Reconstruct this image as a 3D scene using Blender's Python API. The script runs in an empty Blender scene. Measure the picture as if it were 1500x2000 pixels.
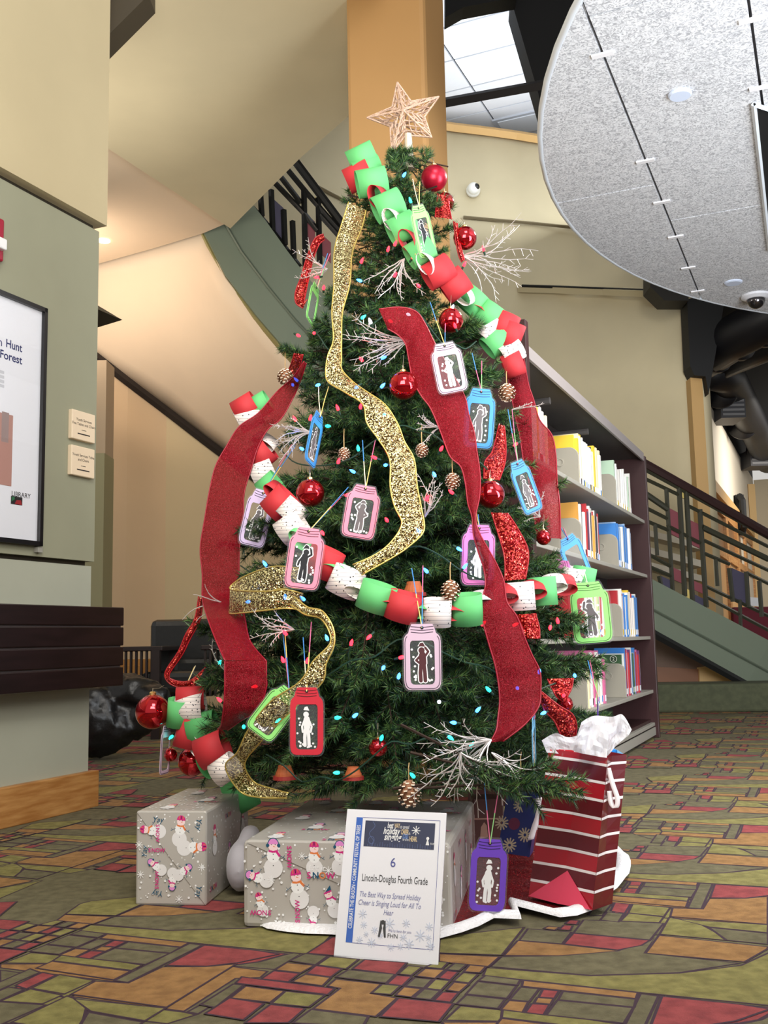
import bpy, bmesh, math, random
from mathutils import Vector, Matrix, noise
random.seed(7)
sc = bpy.context.scene
COL = sc.collection
# ------------------------------------------------------------------ camera
FPX, CAMH, ROLL = 2000.0, 0.68, 0.02
PITCH = math.atan(250 / FPX)
FW = Vector((0, math.cos(PITCH), math.sin(PITCH)))
_r0, _u0 = Vector((1, 0, 0)), Vector((0, -math.sin(PITCH), math.cos(PITCH)))
RT = _r0 * math.cos(ROLL) - _u0 * math.sin(ROLL)
UP = _u0 * math.cos(ROLL) + _r0 * math.sin(ROLL)
C0 = Vector((0, 0, CAMH))
cam = bpy.data.cameras.new('camera')
cam.sensor_fit = 'HORIZONTAL'; cam.sensor_width = 36.0; cam.lens = 36.0 * FPX / 1500.0
cam.clip_start = 0.05; cam.clip_end = 200
camo = bpy.data.objects.new('camera', cam); COL.objects.link(camo)
camo.matrix_world = Matrix(((RT.x, UP.x, -FW.x, C0.x), (RT.y, UP.y, -FW.y, C0.y), (RT.z, UP.z, -FW.z, C0.z), (0, 0, 0, 1)))
sc.camera = camo
# ------------------------------------------------------------------ world, lamps, exposure
sc.view_settings.view_transform = 'Standard'; sc.view_settings.look = 'None'
sc.view_settings.gamma = 1.0; sc.view_settings.use_curve_mapping = False
sc.view_settings.exposure = 0.0
w = bpy.data.worlds.new('world'); sc.world = w; w.use_nodes = True
w.node_tree.nodes['Background'].inputs[0].default_value = (1.0, 0.97, 0.92, 1)
w.node_tree.nodes['Background'].inputs[1].default_value = 0.62
def area(name, loc, target, size, power, col=(1, .95, .88), sizey=None):
    l = bpy.data.lights.new(name, 'AREA'); l.energy = power; l.color = col; l.size = size
    if sizey: l.shape = 'RECTANGLE'; l.size_y = sizey
    o = bpy.data.objects.new(name, l); COL.objects.link(o); o.location = loc
    o.rotation_euler = (Vector(target) - Vector(loc)).to_track_quat('-Z', 'Y').to_euler()
    return o
area('ceiling_lamp', (0.8, -0.6, 5.0), (0.1, 3.0, 0.8), 1.8, 140, (1, .96, .90))
area('fill_uplight', (-0.2, 0.9, 1.9), (-0.9, 6.0, 4.2), 1.2, 72, (1, .95, .86))  # added fill out of view, brightens the slab's underside
area('slab_fill', (-2.7, 5.7, 2.8), (-0.9, 6.6, 4.2), 0.6, 34, (1, .93, .82))  # added unseen fill behind the left wall, aimed at the slab
area('cloud_lamp', (1.6, 4.3, 2.95), (1.6, 4.3, 0), 0.6, 50, (1, .97, .92))
area('fill_uplight', (3.0, 1.5, 1.2), (3.0, 4.6, 3.2), 2.2, 270, (.90, .95, 1))  # added fill out of view, brightens the acoustic disc from below
area('cove_light', (1.6, 10.6, 6.3), (1.5, 11.2, 7.2), 2.5, 42, (.90, .95, 1))
area('alcove_lamp', (-2.9, 8.1, 3.6), (-2.5, 9.0, 4.0), 0.35, 20, (1, .83, .68))
area('stair_lamp', (2.2, 6.6, 4.4), (1.6, 11.8, 3.2), 2.5, 18, (1, .95, .84))
area('far_room_lamp', (6.5, 13.5, 3.3), (5.6, 15, 1.0), 1.5, 110, (1, .94, .86))
# ------------------------------------------------------------------ pixel <-> world helpers
def ray(x, y): return FW + RT * ((x - 750) / FPX) + UP * ((1000 - y) / FPX)
def P(x, y, Y):
    d = ray(x, y); return C0 + d * (Y / d.y)
def G(x, y, z=0.0):
    d = ray(x, y); return C0 + d * ((z - CAMH) / d.z)
ALPHA = math.radians(23.4717)
A = Vector((math.sin(ALPHA), math.cos(ALPHA), 0)); B = Vector((math.cos(ALPHA), -math.sin(ALPHA), 0))
Z = Vector((0, 0, 1))
def AB(a, b, z=0.0): return A * a + B * b + Z * z
def W(x, y, b):
    d = ray(x, y); q = C0 + d * ((b - C0.dot(B)) / d.dot(B)); return q.dot(A), q.z
def interp(x, xs, ys):
    if x <= xs[0]: return ys[0]
    for i in range(1, len(xs)):
        if x <= xs[i]:
            t = (x - xs[i-1]) / (xs[i] - xs[i-1]); return ys[i-1] + t * (ys[i] - ys[i-1])
    return ys[-1]
def lin(c):
    return tuple((v / 255 / 12.92 if v <= 10 else ((v / 255 + .055) / 1.055) ** 2.4) for v in c)
# ------------------------------------------------------------------ materials
MATS = {}
def mat(name, c=(128, 128, 128), rough=.6, metal=0.0, var=0.0, vscale=8.0, bump=0.0, bscale=60.0, spec=.5, coat=0.0, alpha=1.0, sheen=0.0, stretch=None, c2=None):
    if name in MATS: return MATS[name]
    m = bpy.data.materials.new(name); m.use_nodes = True; MATS[name] = m
    nt = m.node_tree; b = nt.nodes['Principled BSDF']
    l = lin(c); b.inputs['Base Color'].default_value = (*l, 1); b.inputs['Roughness'].default_value = rough
    b.inputs['Metallic'].default_value = metal; b.inputs['Specular IOR Level'].default_value = spec
    b.inputs['Coat Weight'].default_value = coat; b.inputs['Alpha'].default_value = alpha
    if sheen: b.inputs['Sheen Weight'].default_value = sheen
    if var or bump or c2:
        tc = nt.nodes.new('ShaderNodeTexCoord'); mp = nt.nodes.new('ShaderNodeMapping')
        nt.links.new(tc.outputs['Object'], mp.inputs[0])
        if stretch: mp.inputs['Scale'].default_value = stretch
    if var or c2:
        n = nt.nodes.new('ShaderNodeTexNoise'); n.inputs['Scale'].default_value = vscale; n.inputs['Detail'].default_value = 5
        nt.links.new(mp.outputs[0], n.inputs[0])
        r = nt.nodes.new('ShaderNodeValToRGB'); nt.links.new(n.outputs[0], r.inputs[0]); nt.links.new(r.outputs[0], b.inputs['Base Color'])
        r.color_ramp.elements[0].position = .35; r.color_ramp.elements[1].position = .65
        d = lin(c2) if c2 else tuple(v * (1 + var) for v in l)
        e = l if c2 else tuple(v * (1 - var) for v in l)
        r.color_ramp.elements[0].color = (*e, 1); r.color_ramp.elements[1].color = (*[min(1, v) for v in d], 1)
    if bump:
        n = nt.nodes.new('ShaderNodeTexNoise'); n.inputs['Scale'].default_value = bscale; n.inputs['Detail'].default_value = 4
        nt.links.new(mp.outputs[0], n.inputs[0]); bu = nt.nodes.new('ShaderNodeBump'); bu.inputs['Strength'].default_value = bump
        bu.inputs['Distance'].default_value = .01
        nt.links.new(n.outputs[0], bu.inputs['Height']); nt.links.new(bu.outputs[0], b.inputs['Normal'])
    return m
def emit(name, c, s, base=None):
    if name in MATS: return MATS[name]
    m = mat(name, base or c, .3); b = m.node_tree.nodes['Principled BSDF']
    b.inputs['Emission Color'].default_value = (*lin(c), 1); b.inputs['Emission Strength'].default_value = s
    return m
def sheer(name, c, rough=.3, opacity=.8, spark=None, sscale=600, cover=.5, metal=0.0):
    """thin fabric or film: principled mixed with transparency, with optional glitter flakes"""
    if name in MATS: return MATS[name]
    m = mat(name, c, rough, metal=metal, spec=.2 if not metal else .5); nt = m.node_tree; b = nt.nodes['Principled BSDF']; out = nt.nodes['Material Output']
    tr = nt.nodes.new('ShaderNodeBsdfTransparent'); mx = nt.nodes.new('ShaderNodeMixShader')
    nt.links.new(tr.outputs[0], mx.inputs[1]); nt.links.new(b.outputs[0], mx.inputs[2]); nt.links.new(mx.outputs[0], out.inputs[0])
    mx.inputs[0].default_value = opacity
    if spark:
        tc = nt.nodes.new('ShaderNodeTexCoord'); v = nt.nodes.new('ShaderNodeTexVoronoi'); v.inputs['Scale'].default_value = sscale
        nt.links.new(tc.outputs['Object'], v.inputs['Vector'])
        sp = nt.nodes.new('ShaderNodeSeparateColor'); nt.links.new(v.outputs['Color'], sp.inputs[0])
        r = nt.nodes.new('ShaderNodeValToRGB'); nt.links.new(sp.outputs[0], r.inputs[0]); r.color_ramp.interpolation = 'CONSTANT'
        r.color_ramp.elements[0].color = (*lin(c), 1); r.color_ramp.elements[1].color = (*lin(spark), 1); r.color_ramp.elements[1].position = cover
        nt.links.new(r.outputs[0], b.inputs['Base Color'])
        vm = nt.nodes.new('ShaderNodeVectorMath'); vm.operation = 'SUBTRACT'; vm.inputs[1].default_value = (.5, .5, .5)
        nt.links.new(v.outputs['Color'], vm.inputs[0]); vs = nt.nodes.new('ShaderNodeVectorMath'); vs.operation = 'SCALE'; vs.inputs['Scale'].default_value = 1.3
        nt.links.new(vm.outputs[0], vs.inputs[0]); ge = nt.nodes.new('ShaderNodeNewGeometry'); va = nt.nodes.new('ShaderNodeVectorMath')
        nt.links.new(ge.outputs['Normal'], va.inputs[0]); nt.links.new(vs.outputs[0], va.inputs[1])
        vn = nt.nodes.new('ShaderNodeVectorMath'); vn.operation = 'NORMALIZE'; nt.links.new(va.outputs[0], vn.inputs[0]); nt.links.new(vn.outputs[0], b.inputs['Normal'])
    return m
# ------------------------------------------------------------------ mesh builder
class M:
    def __init__(s): s.v = []; s.f = []; s.m = []
    def add(s, vs, fs, mi=0):
        o = len(s.v); s.v += [Vector(q) for q in vs]
        for f in fs: s.f.append([o + i for i in f]); s.m.append(mi)
        return s
    def box(s, o, ux, uy, uz, mi=0):
        o = Vector(o); c = [o, o + ux, o + ux + uy, o + uy]; c += [q + uz for q in c]
        return s.add(c, [(0, 3, 2, 1), (4, 5, 6, 7), (0, 1, 5, 4), (1, 2, 6, 5), (2, 3, 7, 6), (3, 0, 4, 7)], mi)
    def abox(s, a0, a1, b0, b1, z0, z1, mi=0):
        return s.box(AB(a0, b0, z0), A * (a1 - a0), B * (b1 - b0), Z * (z1 - z0), mi)
    def prism(s, pts, ext, mi=0):
        n = len(pts); e = Vector(ext); vs = [Vector(q) for q in pts] + [Vector(q) + e for q in pts]
        return s.add(vs, [list(range(n))[::-1], list(range(n, 2 * n))] + [(i, (i + 1) % n, n + (i + 1) % n, n + i) for i in range(n)], mi)
    def ring(s, outer, inner, ext, mi=0):
        n = len(outer); e = Vector(ext); vs = [Vector(q) for q in outer] + [Vector(q) for q in inner]; vs += [q + e for q in vs]
        fs = []
        for i in range(n):
            j = (i + 1) % n
            fs += [(i, j, n + j, n + i), (2*n + i, 3*n + i, 3*n + j, 2*n + j), (i, 2*n + i, 2*n + j, j), (n + i, n + j, 3*n + j, 3*n + i)]
        return s.add(vs, fs, mi)
    def tube(s, pts, r, n=6, mi=0, cap=True):
        pts = [Vector(q) for q in pts]; k = len(pts)
        if not hasattr(r, '__len__'): r = [r] * k
        vs = []; pu = None
        for i, q in enumerate(pts):
            t = (pts[min(i + 1, k - 1)] - pts[max(i - 1, 0)])
            if t.length < 1e-9: t = Vector((0, 0, 1))
            t.normalize()
            u = pu if pu is not None else (Vector((0, 0, 1)) if abs(t.z) < .9 else Vector((1, 0, 0)))
            u = (u - t * u.dot(t)); u.normalize(); pu = u; w_ = t.cross(u)
            vs += [q + (u * math.cos(2 * math.pi * j / n) + w_ * math.sin(2 * math.pi * j / n)) * r[i] for j in range(n)]
        fs = [(i * n + j, i * n + (j + 1) % n, (i + 1) * n + (j + 1) % n, (i + 1) * n + j) for i in range(k - 1) for j in range(n)]
        if cap: fs += [list(range(n))[::-1], list(range((k - 1) * n, k * n))]
        return s.add(vs, fs, mi)
    def lathe(s, o, axis, prof, n=24, mi=0):
        """prof = [(r, h)] along axis from o"""
        ax = Vector(axis).normalized(); u = ax.orthogonal().normalized(); w_ = ax.cross(u); o = Vector(o); k = len(prof)
        vs = [o + ax * h + (u * math.cos(2 * math.pi * j / n) + w_ * math.sin(2 * math.pi * j / n)) * r for r, h in prof for j in range(n)]
        fs = [(i * n + j, i * n + (j + 1) % n, (i + 1) * n + (j + 1) % n, (i + 1) * n + j) for i in range(k - 1) for j in range(n)]
        fs += [list(range(n))[::-1], list(range((k - 1) * n, k * n))]
        return s.add(vs, fs, mi)
    def ball(s, o, r, n=20, mi=0, sq=(1, 1, 1)):
        k = n // 2; o = Vector(o); vs = [o + Vector((0, 0, r * sq[2]))]
        for i in range(1, k):
            t = math.pi * i / k
            vs += [o + Vector((r * math.sin(t) * math.cos(2 * math.pi * j / n) * sq[0], r * math.sin(t) * math.sin(2 * math.pi * j / n) * sq[1], r * math.cos(t) * sq[2])) for j in range(n)]
        vs.append(o - Vector((0, 0, r * sq[2]))); L = len(vs) - 1
        fs = [(0, 1 + j, 1 + (j + 1) % n) for j in range(n)] + [(L, 1 + (k - 2) * n + (j + 1) % n, 1 + (k - 2) * n + j) for j in range(n)]
        fs += [(1 + i * n + j, 1 + (i + 1) * n + j, 1 + (i + 1) * n + (j + 1) % n, 1 + i * n + (j + 1) % n) for i in range(k - 2) for j in range(n)]
        return s.add(vs, fs, mi)
    def grid(s, rows, mi=0, closed=False):
        n = len(rows[0]); vs = [q for r in rows for q in r]; e = n if closed else n - 1
        return s.add(vs, [(i * n + j, i * n + (j + 1) % n, (i + 1) * n + (j + 1) % n, (i + 1) * n + j) for i in range(len(rows) - 1) for j in range(e)], mi)
    def build(s, name, mats, parent=None, smooth=False, kind=None, thick=0.0, offset=0.0, label=None, bevel=0.0, sub=0):
        off = parent.matrix_world.translation if parent is not None and False else None
        org = wloc(parent)
        me = bpy.data.meshes.new(name); me.from_pydata([q - org for q in s.v], [], s.f)
        for m_ in (mats if isinstance(mats, (list, tuple)) else [mats]): me.materials.append(m_)
        for p, i in zip(me.polygons, s.m): p.material_index = i
        if smooth: me.polygons.foreach_set('use_smooth', [True] * len(me.polygons))
        me.update(); o = bpy.data.objects.new(name, me); COL.objects.link(o)
        if parent is not None: o.parent = parent
        if sub: mo = o.modifiers.new('s', 'SUBSURF'); mo.levels = sub; mo.render_levels = sub
        if thick: mo = o.modifiers.new('t', 'SOLIDIFY'); mo.thickness = thick; mo.offset = offset
        if bevel: mo = o.modifiers.new('b', 'BEVEL'); mo.width = bevel; mo.segments = 2; mo.limit_method = 'ANGLE'
        if kind: o['kind'] = kind
        if label: o['label'] = label
        return o
def wloc(o):
    q = Vector((0, 0, 0))
    while o is not None: q = q + Vector(o.location); o = o.parent
    return q
def tag(o, label, cat, group=None):
    o['label'] = label; o['category'] = cat
    if group: o['group'] = group
    return o
def thing(name, loc, label, cat, group=None):
    o = bpy.data.objects.new(name, None); COL.objects.link(o); o.location = loc; o.empty_display_size = .05
    return tag(o, label, cat, group)
def place(name, mesh, parent, mw, mats=None):
    """an object sharing mesh data, at world matrix mw, under a parent that is only translated"""
    o = bpy.data.objects.new(name, mesh); COL.objects.link(o); o.parent = parent
    o.matrix_basis = Matrix.Translation(-wloc(parent)) @ mw
    return o
def crom(pts, k=6):
    """Catmull-Rom resample of a list of equal-length number tuples"""
    out = []; n = len(pts)
    for i in range(n - 1):
        p0, p1, p2, p3 = pts[max(i - 1, 0)], pts[i], pts[i + 1], pts[min(i + 2, n - 1)]
        for j in range(k):
            t = j / k
            out.append(tuple(.5 * (2 * b + (c - a) * t + (2 * a - 5 * b + 4 * c - d) * t * t + (3 * b - a - 3 * c + d) * t ** 3) for a, b, c, d in zip(p0, p1, p2, p3)))
    out.append(tuple(pts[-1])); return out
_txt = {}
def text_poly(s, size=1.0, align='LEFT', shear=0.0, bold=0.0):
    key = (s, size, align, shear, bold)
    if key in _txt: return _txt[key]
    cu = bpy.data.curves.new('t', 'FONT'); cu.body = s; cu.size = size; cu.align_x = align; cu.shear = shear; cu.offset = bold; cu.resolution_u = 3
    o = bpy.data.objects.new('t', cu); COL.objects.link(o); dg = bpy.context.evaluated_depsgraph_get(); e = o.evaluated_get(dg)
    me = e.to_mesh(); r = ([tuple(q.co) for q in me.vertices], [tuple(p.vertices) for p in me.polygons]); e.to_mesh_clear()
    bpy.data.objects.remove(o); bpy.data.curves.remove(cu); _txt[key] = r; return r
class Face:
    """a flat face in space that print is laid on, in metres from its lower left corner"""
    def __init__(s, o, ux, uy): s.o = Vector(o); s.ux = Vector(ux).normalized(); s.uy = Vector(uy).normalized(); s.n = s.ux.cross(s.uy); s.m = M(); s.k = 0
    def pt(s, x, y, h): return s.o + s.ux * x + s.uy * y + s.n * h
    def h(s): s.k += 1; return .0004 + s.k * .000004
    def poly(s, pts, mi):
        h = s.h(); s.m.add([s.pt(x, y, h) for x, y in pts], [list(range(len(pts)))], mi)
    def disc(s, x, y, r, mi, n=14, sx=1.0, sy=1.0, rot=0): 
        c, q = math.cos(rot), math.sin(rot)
        s.poly([(x + r * sx * math.cos(t) * c - r * sy * math.sin(t) * q, y + r * sx * math.cos(t) * q + r * sy * math.sin(t) * c) for t in [2 * math.pi * i / n for i in range(n)]], mi)
    def line(s, pts, w, mi):
        for (x0, y0), (x1, y1) in zip(pts, pts[1:]):
            d = math.hypot(x1 - x0, y1 - y0) or 1; nx, ny = -(y1 - y0) / d * w / 2, (x1 - x0) / d * w / 2
            s.poly([(x0 + nx, y0 + ny), (x0 - nx, y0 - ny), (x1 - nx, y1 - ny), (x1 + nx, y1 + ny)], mi)
    def text(s, t, x, y, size, mi, align='LEFT', shear=0.0, rot=0.0, sx=1.0, bold=0.0):
        vs, fs = text_poly(t, 1.0, align, shear, bold); h = s.h(); c, q = math.cos(rot), math.sin(rot)
        s.m.add([s.pt(x + (vx * sx * c - vy * q) * size, y + (vx * sx * q + vy * c) * size, h) for vx, vy, _ in vs], fs, mi)
    def fit(s, t, x0, x1, y, size, mi, shear=0.0, bold=0.0, rot=0.0):
        vs, fs = text_poly(t, 1.0, 'LEFT', shear, bold); a = min(v[0] for v in vs); b = max(v[0] for v in vs)
        L = abs(x1 - x0); sx = L / ((b - a) * size); c, q = math.cos(rot), math.sin(rot); h = s.h()
        s.m.add([s.pt(x0 + ((vx - a) * sx * c - vy * q) * size, y + ((vx - a) * sx * q + vy * c) * size, h) for vx, vy, _ in vs], fs, mi)
    def build(s, name, mats, parent, kind=None, label=None): return s.m.build(name, mats, parent, kind=kind, label=label)
# ================================================================== SETTING
def struct(o): o['kind'] = 'structure'; return o
beige = mat('wall_beige', (212, 199, 164), .8, var=.03, vscale=2)
cream = mat('wall_cream', (228, 206, 178), .8, var=.02, vscale=2)
green = mat('wall_sage', (143, 143, 121), .75, var=.03, vscale=3)
palegreen = mat('wall_pale_sage', (166, 168, 152), .75, var=.03, vscale=3)
tanw = mat('wall_tan', (214, 186, 150), .8, var=.02, vscale=2)
olive = mat('olive_paint', (150, 146, 112), .7)
black = mat('black_paint', (7, 8, 12), .7)
dark = mat('dark_bronze', (45, 40, 30), .5)
oak = mat('oak_wood', (190, 140, 82), .45, vscale=6, stretch=(1, 1, 9), c2=(160, 106, 52))
dkwood = mat('dark_wood', (30, 17, 19), .35, var=.25, vscale=5, stretch=(1, 1, 8), coat=.1)
# ---- floor with woven carpet pattern
fl = M(); fl.add([(-14, -4, 0), (16, -4, 0), (16, 26, 0), (-14, 26, 0)], [(0, 1, 2, 3)])
floor = struct(fl.build('floor', mat('carpet_line', (58, 38, 50), .95)))
CARPET = """t -1.16,1.688 -1.169,1.883 -1.124,1.907 -1.13,1.945 -1.23,1.948 -1.281,1.907 -1.347,1.897 -1.348,1.774 -1.423,1.762 -1.416,1.679
d -1.351,1.778 -1.356,2.061 -1.395,2.057 -1.381,1.778
r -1.234,1.945 -1.182,1.994 -1.151,2.065 -1.348,2.06 -1.331,1.906
d -1.122,1.961 -1.122,2.106 -1.151,2.055 -1.177,1.996 -1.22,1.951
g -1.371,1.654 -1.32,1.612 -1.152,1.624 -1.129,1.68 -1.155,1.684 -1.402,1.67
d -1.127,1.686 -1.127,1.771 -1.148,1.771 -1.152,1.687
t -1.686,1.769 -1.384,1.781 -1.391,1.834 -1.48,1.844 -1.58,1.834 -1.704,1.789
g -1.583,1.837 -1.485,1.851 -1.392,1.842 -1.407,1.896 -1.513,1.893 -1.699,1.877 -1.701,1.799
d -1.583,1.663 -1.56,1.678 -1.578,1.758 -1.674,1.757
r -1.523,1.685 -1.534,1.766 -1.57,1.761 -1.558,1.676
g -1.423,1.67 -1.428,1.765 -1.528,1.763 -1.518,1.686
d -1.522,1.612 -1.532,1.671 -1.55,1.667 -1.531,1.609
g -1.423,1.614 -1.425,1.669 -1.529,1.672 -1.52,1.613
d -1.422,1.523 -1.426,1.61 -1.526,1.604 -1.446,1.521
g -1.296,1.57 -1.318,1.606 -1.367,1.648 -1.416,1.672 -1.42,1.524
g -0.701,2.072 -0.385,2.079 -0.083,2.093 -0.153,2.476 -0.177,2.417 -0.223,2.313 -0.334,2.22 -0.498,2.143 -0.71,2.121
d -0.498,2.146 -0.335,2.223 -0.228,2.326 -0.421,2.33 -0.42,2.456 -0.426,2.423 -0.479,2.325 -0.588,2.25 -0.702,2.204 -0.704,2.131
t -0.588,2.25 -0.477,2.326 -0.602,2.333 -0.703,2.328 -0.7,2.213
r -0.479,2.334 -0.437,2.384 -0.426,2.428 -0.599,2.426 -0.6,2.338
d -0.603,2.337 -0.605,2.434 -0.707,2.427 -0.7,2.331
d -0.426,2.432 -0.418,2.578 -0.602,2.545 -0.599,2.43
g -0.428,2.581 -0.426,2.633 -0.512,2.64 -0.517,2.564
g -0.426,2.64 -0.424,2.726 -0.518,2.732 -0.513,2.644
r -0.52,2.637 -0.523,2.726 -0.563,2.731 -0.557,2.646
d -0.52,2.553 -0.522,2.632 -0.563,2.633 -0.564,2.558
d -0.567,2.599 -0.568,2.729 -0.605,2.74 -0.601,2.592
t -0.218,2.338 -0.179,2.45 -0.179,2.463 -0.413,2.473 -0.419,2.33
g -0.269,2.484 -0.298,2.542 -0.334,2.594 -0.378,2.623 -0.413,2.632 -0.413,2.484
d -0.267,2.485 -0.18,2.484 -0.185,2.569 -0.314,2.575
g -0.315,2.581 -0.186,2.576 -0.189,2.644 -0.388,2.623
t -0.19,2.648 -0.205,2.918 -0.256,2.881 -0.343,2.847 -0.347,2.737 -0.418,2.723 -0.412,2.643
r -0.257,2.884 -0.205,2.93 -0.154,3.01 -0.21,3.017 -0.346,3.011 -0.342,2.859
d -0.35,2.74 -0.352,3.009 -0.386,3.011 -0.383,2.74
t -0.388,2.743 -0.39,2.8 -0.596,2.797 -0.595,2.748
g -0.597,2.801 -0.391,2.806 -0.392,2.842 -0.611,2.855
d -0.616,1.902 -0.618,1.952 -0.695,1.949 -0.696,1.897
d -0.616,1.959 -0.619,2.031 -0.699,2.03 -0.697,1.955
d -0.619,2.038 -0.622,2.069 -0.696,2.071 -0.699,2.037
t -0.568,1.898 -0.573,1.953 -0.61,1.948 -0.61,1.898
d -0.572,1.956 -0.573,2.031 -0.61,2.027 -0.61,1.954
r -0.529,1.899 -0.532,1.952 -0.565,1.946 -0.564,1.898
t -0.531,1.956 -0.533,1.986 -0.564,1.982 -0.562,1.953
r -0.532,1.99 -0.534,2.032 -0.566,2.03 -0.562,1.985
d -0.387,1.908 -0.385,1.99 -0.525,1.98 -0.525,1.9
d -0.384,1.994 -0.388,2.036 -0.527,2.031 -0.524,1.984
t -0.389,2.04 -0.391,2.074 -0.616,2.067 -0.609,2.034
r -0.61,2.445 -0.614,2.483 -0.635,2.482 -0.636,2.442
t -0.644,2.434 -0.64,2.46 -0.667,2.461 -0.672,2.439
r -0.607,2.498 -0.609,2.532 -0.633,2.53 -0.635,2.496
g -0.838,2.18 -0.704,2.211 -0.718,2.433 -0.863,2.31 -0.871,2.274
t -0.816,2.122 -0.707,2.127 -0.705,2.198 -0.835,2.173
t -0.811,1.785 -0.812,1.887 -0.87,1.893 -0.873,1.949 -0.972,1.946 -0.969,1.903 -0.939,1.899 -0.937,1.78
r -0.98,2.092 -1.052,2.237 -1.111,2.207 -1.108,2.08
d -1.053,2.014 -1.056,2.077 -1.111,2.076 -1.118,2.02
g -0.98,2.011 -0.983,2.079 -1.05,2.075 -1.049,2.015
r -0.868,2.014 -0.877,2.092 -0.97,2.081 -0.968,2.016
t -1.057,1.956 -1.054,2.009 -1.118,2.005 -1.117,1.955
r -0.987,1.954 -0.988,2.008 -1.05,2.008 -1.045,1.956
d -0.866,1.958 -0.87,2.014 -0.973,2.007 -0.977,1.957
r -1.054,1.898 -1.057,1.951 -1.117,1.948 -1.115,1.894
t -0.978,1.9 -0.985,1.95 -1.044,1.95 -1.048,1.901
d -1.113,1.721 -1.129,1.849 -1.152,1.847 -1.148,1.725
t -1.029,1.781 -1.034,1.846 -1.122,1.845 -1.114,1.776
g -0.948,1.785 -0.949,1.852 -1.032,1.846 -1.024,1.777
r -1.029,1.685 -1.037,1.772 -1.116,1.775 -1.113,1.687
r -0.945,1.701 -0.951,1.775 -1.023,1.771 -1.019,1.673
r -0.945,1.857 -0.948,1.893 -1.159,1.891 -1.151,1.854
d -0.812,1.729 -0.823,1.778 -0.938,1.774 -0.938,1.703
g -0.836,2.018 -0.835,2.074 -0.867,2.074 -0.865,2.018
t -0.784,2.018 -0.784,2.075 -0.826,2.067 -0.827,2.018
r -0.752,2.019 -0.753,2.07 -0.779,2.07 -0.779,2.022
g -0.711,2.014 -0.711,2.071 -0.743,2.069 -0.744,2.015
g -0.792,2.079 -0.794,2.122 -0.817,2.121 -0.829,2.076
d -0.754,2.079 -0.753,2.122 -0.78,2.122 -0.782,2.076
t -0.71,2.081 -0.711,2.123 -0.747,2.12 -0.744,2.076
r -0.829,1.954 -0.832,2.01 -0.865,2.007 -0.862,1.953
d -0.784,1.956 -0.787,2.009 -0.824,2.006 -0.823,1.954
g -0.748,1.956 -0.75,2.013 -0.782,2.011 -0.78,1.955
t -0.711,1.958 -0.709,2.008 -0.741,2.007 -0.739,1.96
g -0.83,1.899 -0.832,1.951 -0.87,1.947 -0.869,1.894
t -0.787,1.899 -0.786,1.949 -0.824,1.947 -0.821,1.899
d -0.747,1.899 -0.748,1.95 -0.782,1.95 -0.782,1.897
r -0.708,1.899 -0.711,1.952 -0.742,1.946 -0.741,1.898
r -0.694,1.799 -0.7,1.893 -0.809,1.885 -0.803,1.785"""
cols = {'g': mat('carpet_green', (134, 127, 72), .97, vscale=30, c2=(108, 101, 54)), 'd': mat('carpet_olive', (108, 101, 74), .97, vscale=30, c2=(88, 82, 58)),
        't': mat('carpet_tan', (156, 116, 68), .97, vscale=30, c2=(130, 94, 53)), 'r': mat('carpet_red', (150, 66, 66), .97, vscale=30, c2=(124, 50, 52))}
for m_ in cols.values():
    nt = m_.node_tree; n = nt.nodes.new('ShaderNodeTexNoise'); n.inputs['Scale'].default_value = 420; bu = nt.nodes.new('ShaderNodeBump'); bu.inputs['Strength'].default_value = .5; bu.inputs['Distance'].default_value = .004
    tc = nt.nodes.new('ShaderNodeTexCoord'); nt.links.new(tc.outputs['Object'], n.inputs[0]); nt.links.new(n.outputs[0], bu.inputs['Height']); nt.links.new(bu.outputs[0], nt.nodes['Principled BSDF'].inputs['Normal'])
def inset(pts, d):
    n = len(pts); out = []
    for i in range(n):
        (x0, y0), (x1, y1), (x2, y2) = pts[i - 1], pts[i], pts[(i + 1) % n]
        l1 = math.hypot(x1 - x0, y1 - y0) or 1; l2 = math.hypot(x2 - x1, y2 - y1) or 1
        n1 = (-(y1 - y0) / l1, (x1 - x0) / l1); n2 = (-(y2 - y1) / l2, (x2 - x1) / l2)
        bx, by = n1[0] + n2[0], n1[1] + n2[1]; bl = bx * bx + by * by
        k = d / max(bl / 2, .35); out.append((x1 + bx * k, y1 + by * k))
    return out
cells = []
for ln in CARPET.strip().split('\n'):
    q = ln.split(); cells.append((q[0], [tuple(map(float, s.split(','))) for s in q[1:]]))
PA, PB, DA = .9407, 1.012, .015
cm = M(); ci = {k: i for i, k in enumerate('gdtr')}; li = 4
# plain fill between the drawn cells
for ib in range(-9, 10):
    for ia in range(-4, 18):
        oa, ob = ia * PA + ib * DA, ib * PB
        cen = AB(1.9 + oa, -.9 + ob)
        if cen.y < -.5 or cen.y > 17 or abs(cen.x) > 1.5 + cen.y * .75: continue
        far = cen.y > 9
        cm.add([AB(1.6 + oa + u, -1.4 + ob + v, .0001) for u, v in ((0, 0), (0, PB), (PA, PB), (PA, 0))], [(0, 1, 2, 3)], ci['d'])
        for k, (c, pts) in enumerate(cells):
            z = .0002 + k * .00003
            if not far: cm.add([AB(a + oa, b + ob, z) for b, a in inset(pts, -.0028)], [list(range(len(pts)))], li)
            cm.add([AB(a + oa, b + ob, z + .000015) for b, a in inset(pts, .0028)], [list(range(len(pts)))], ci[c])
cm.build('carpet_pattern', [cols[k] for k in 'gdtr'] + [MATS['carpet_line']], floor, kind='stuff')
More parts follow.
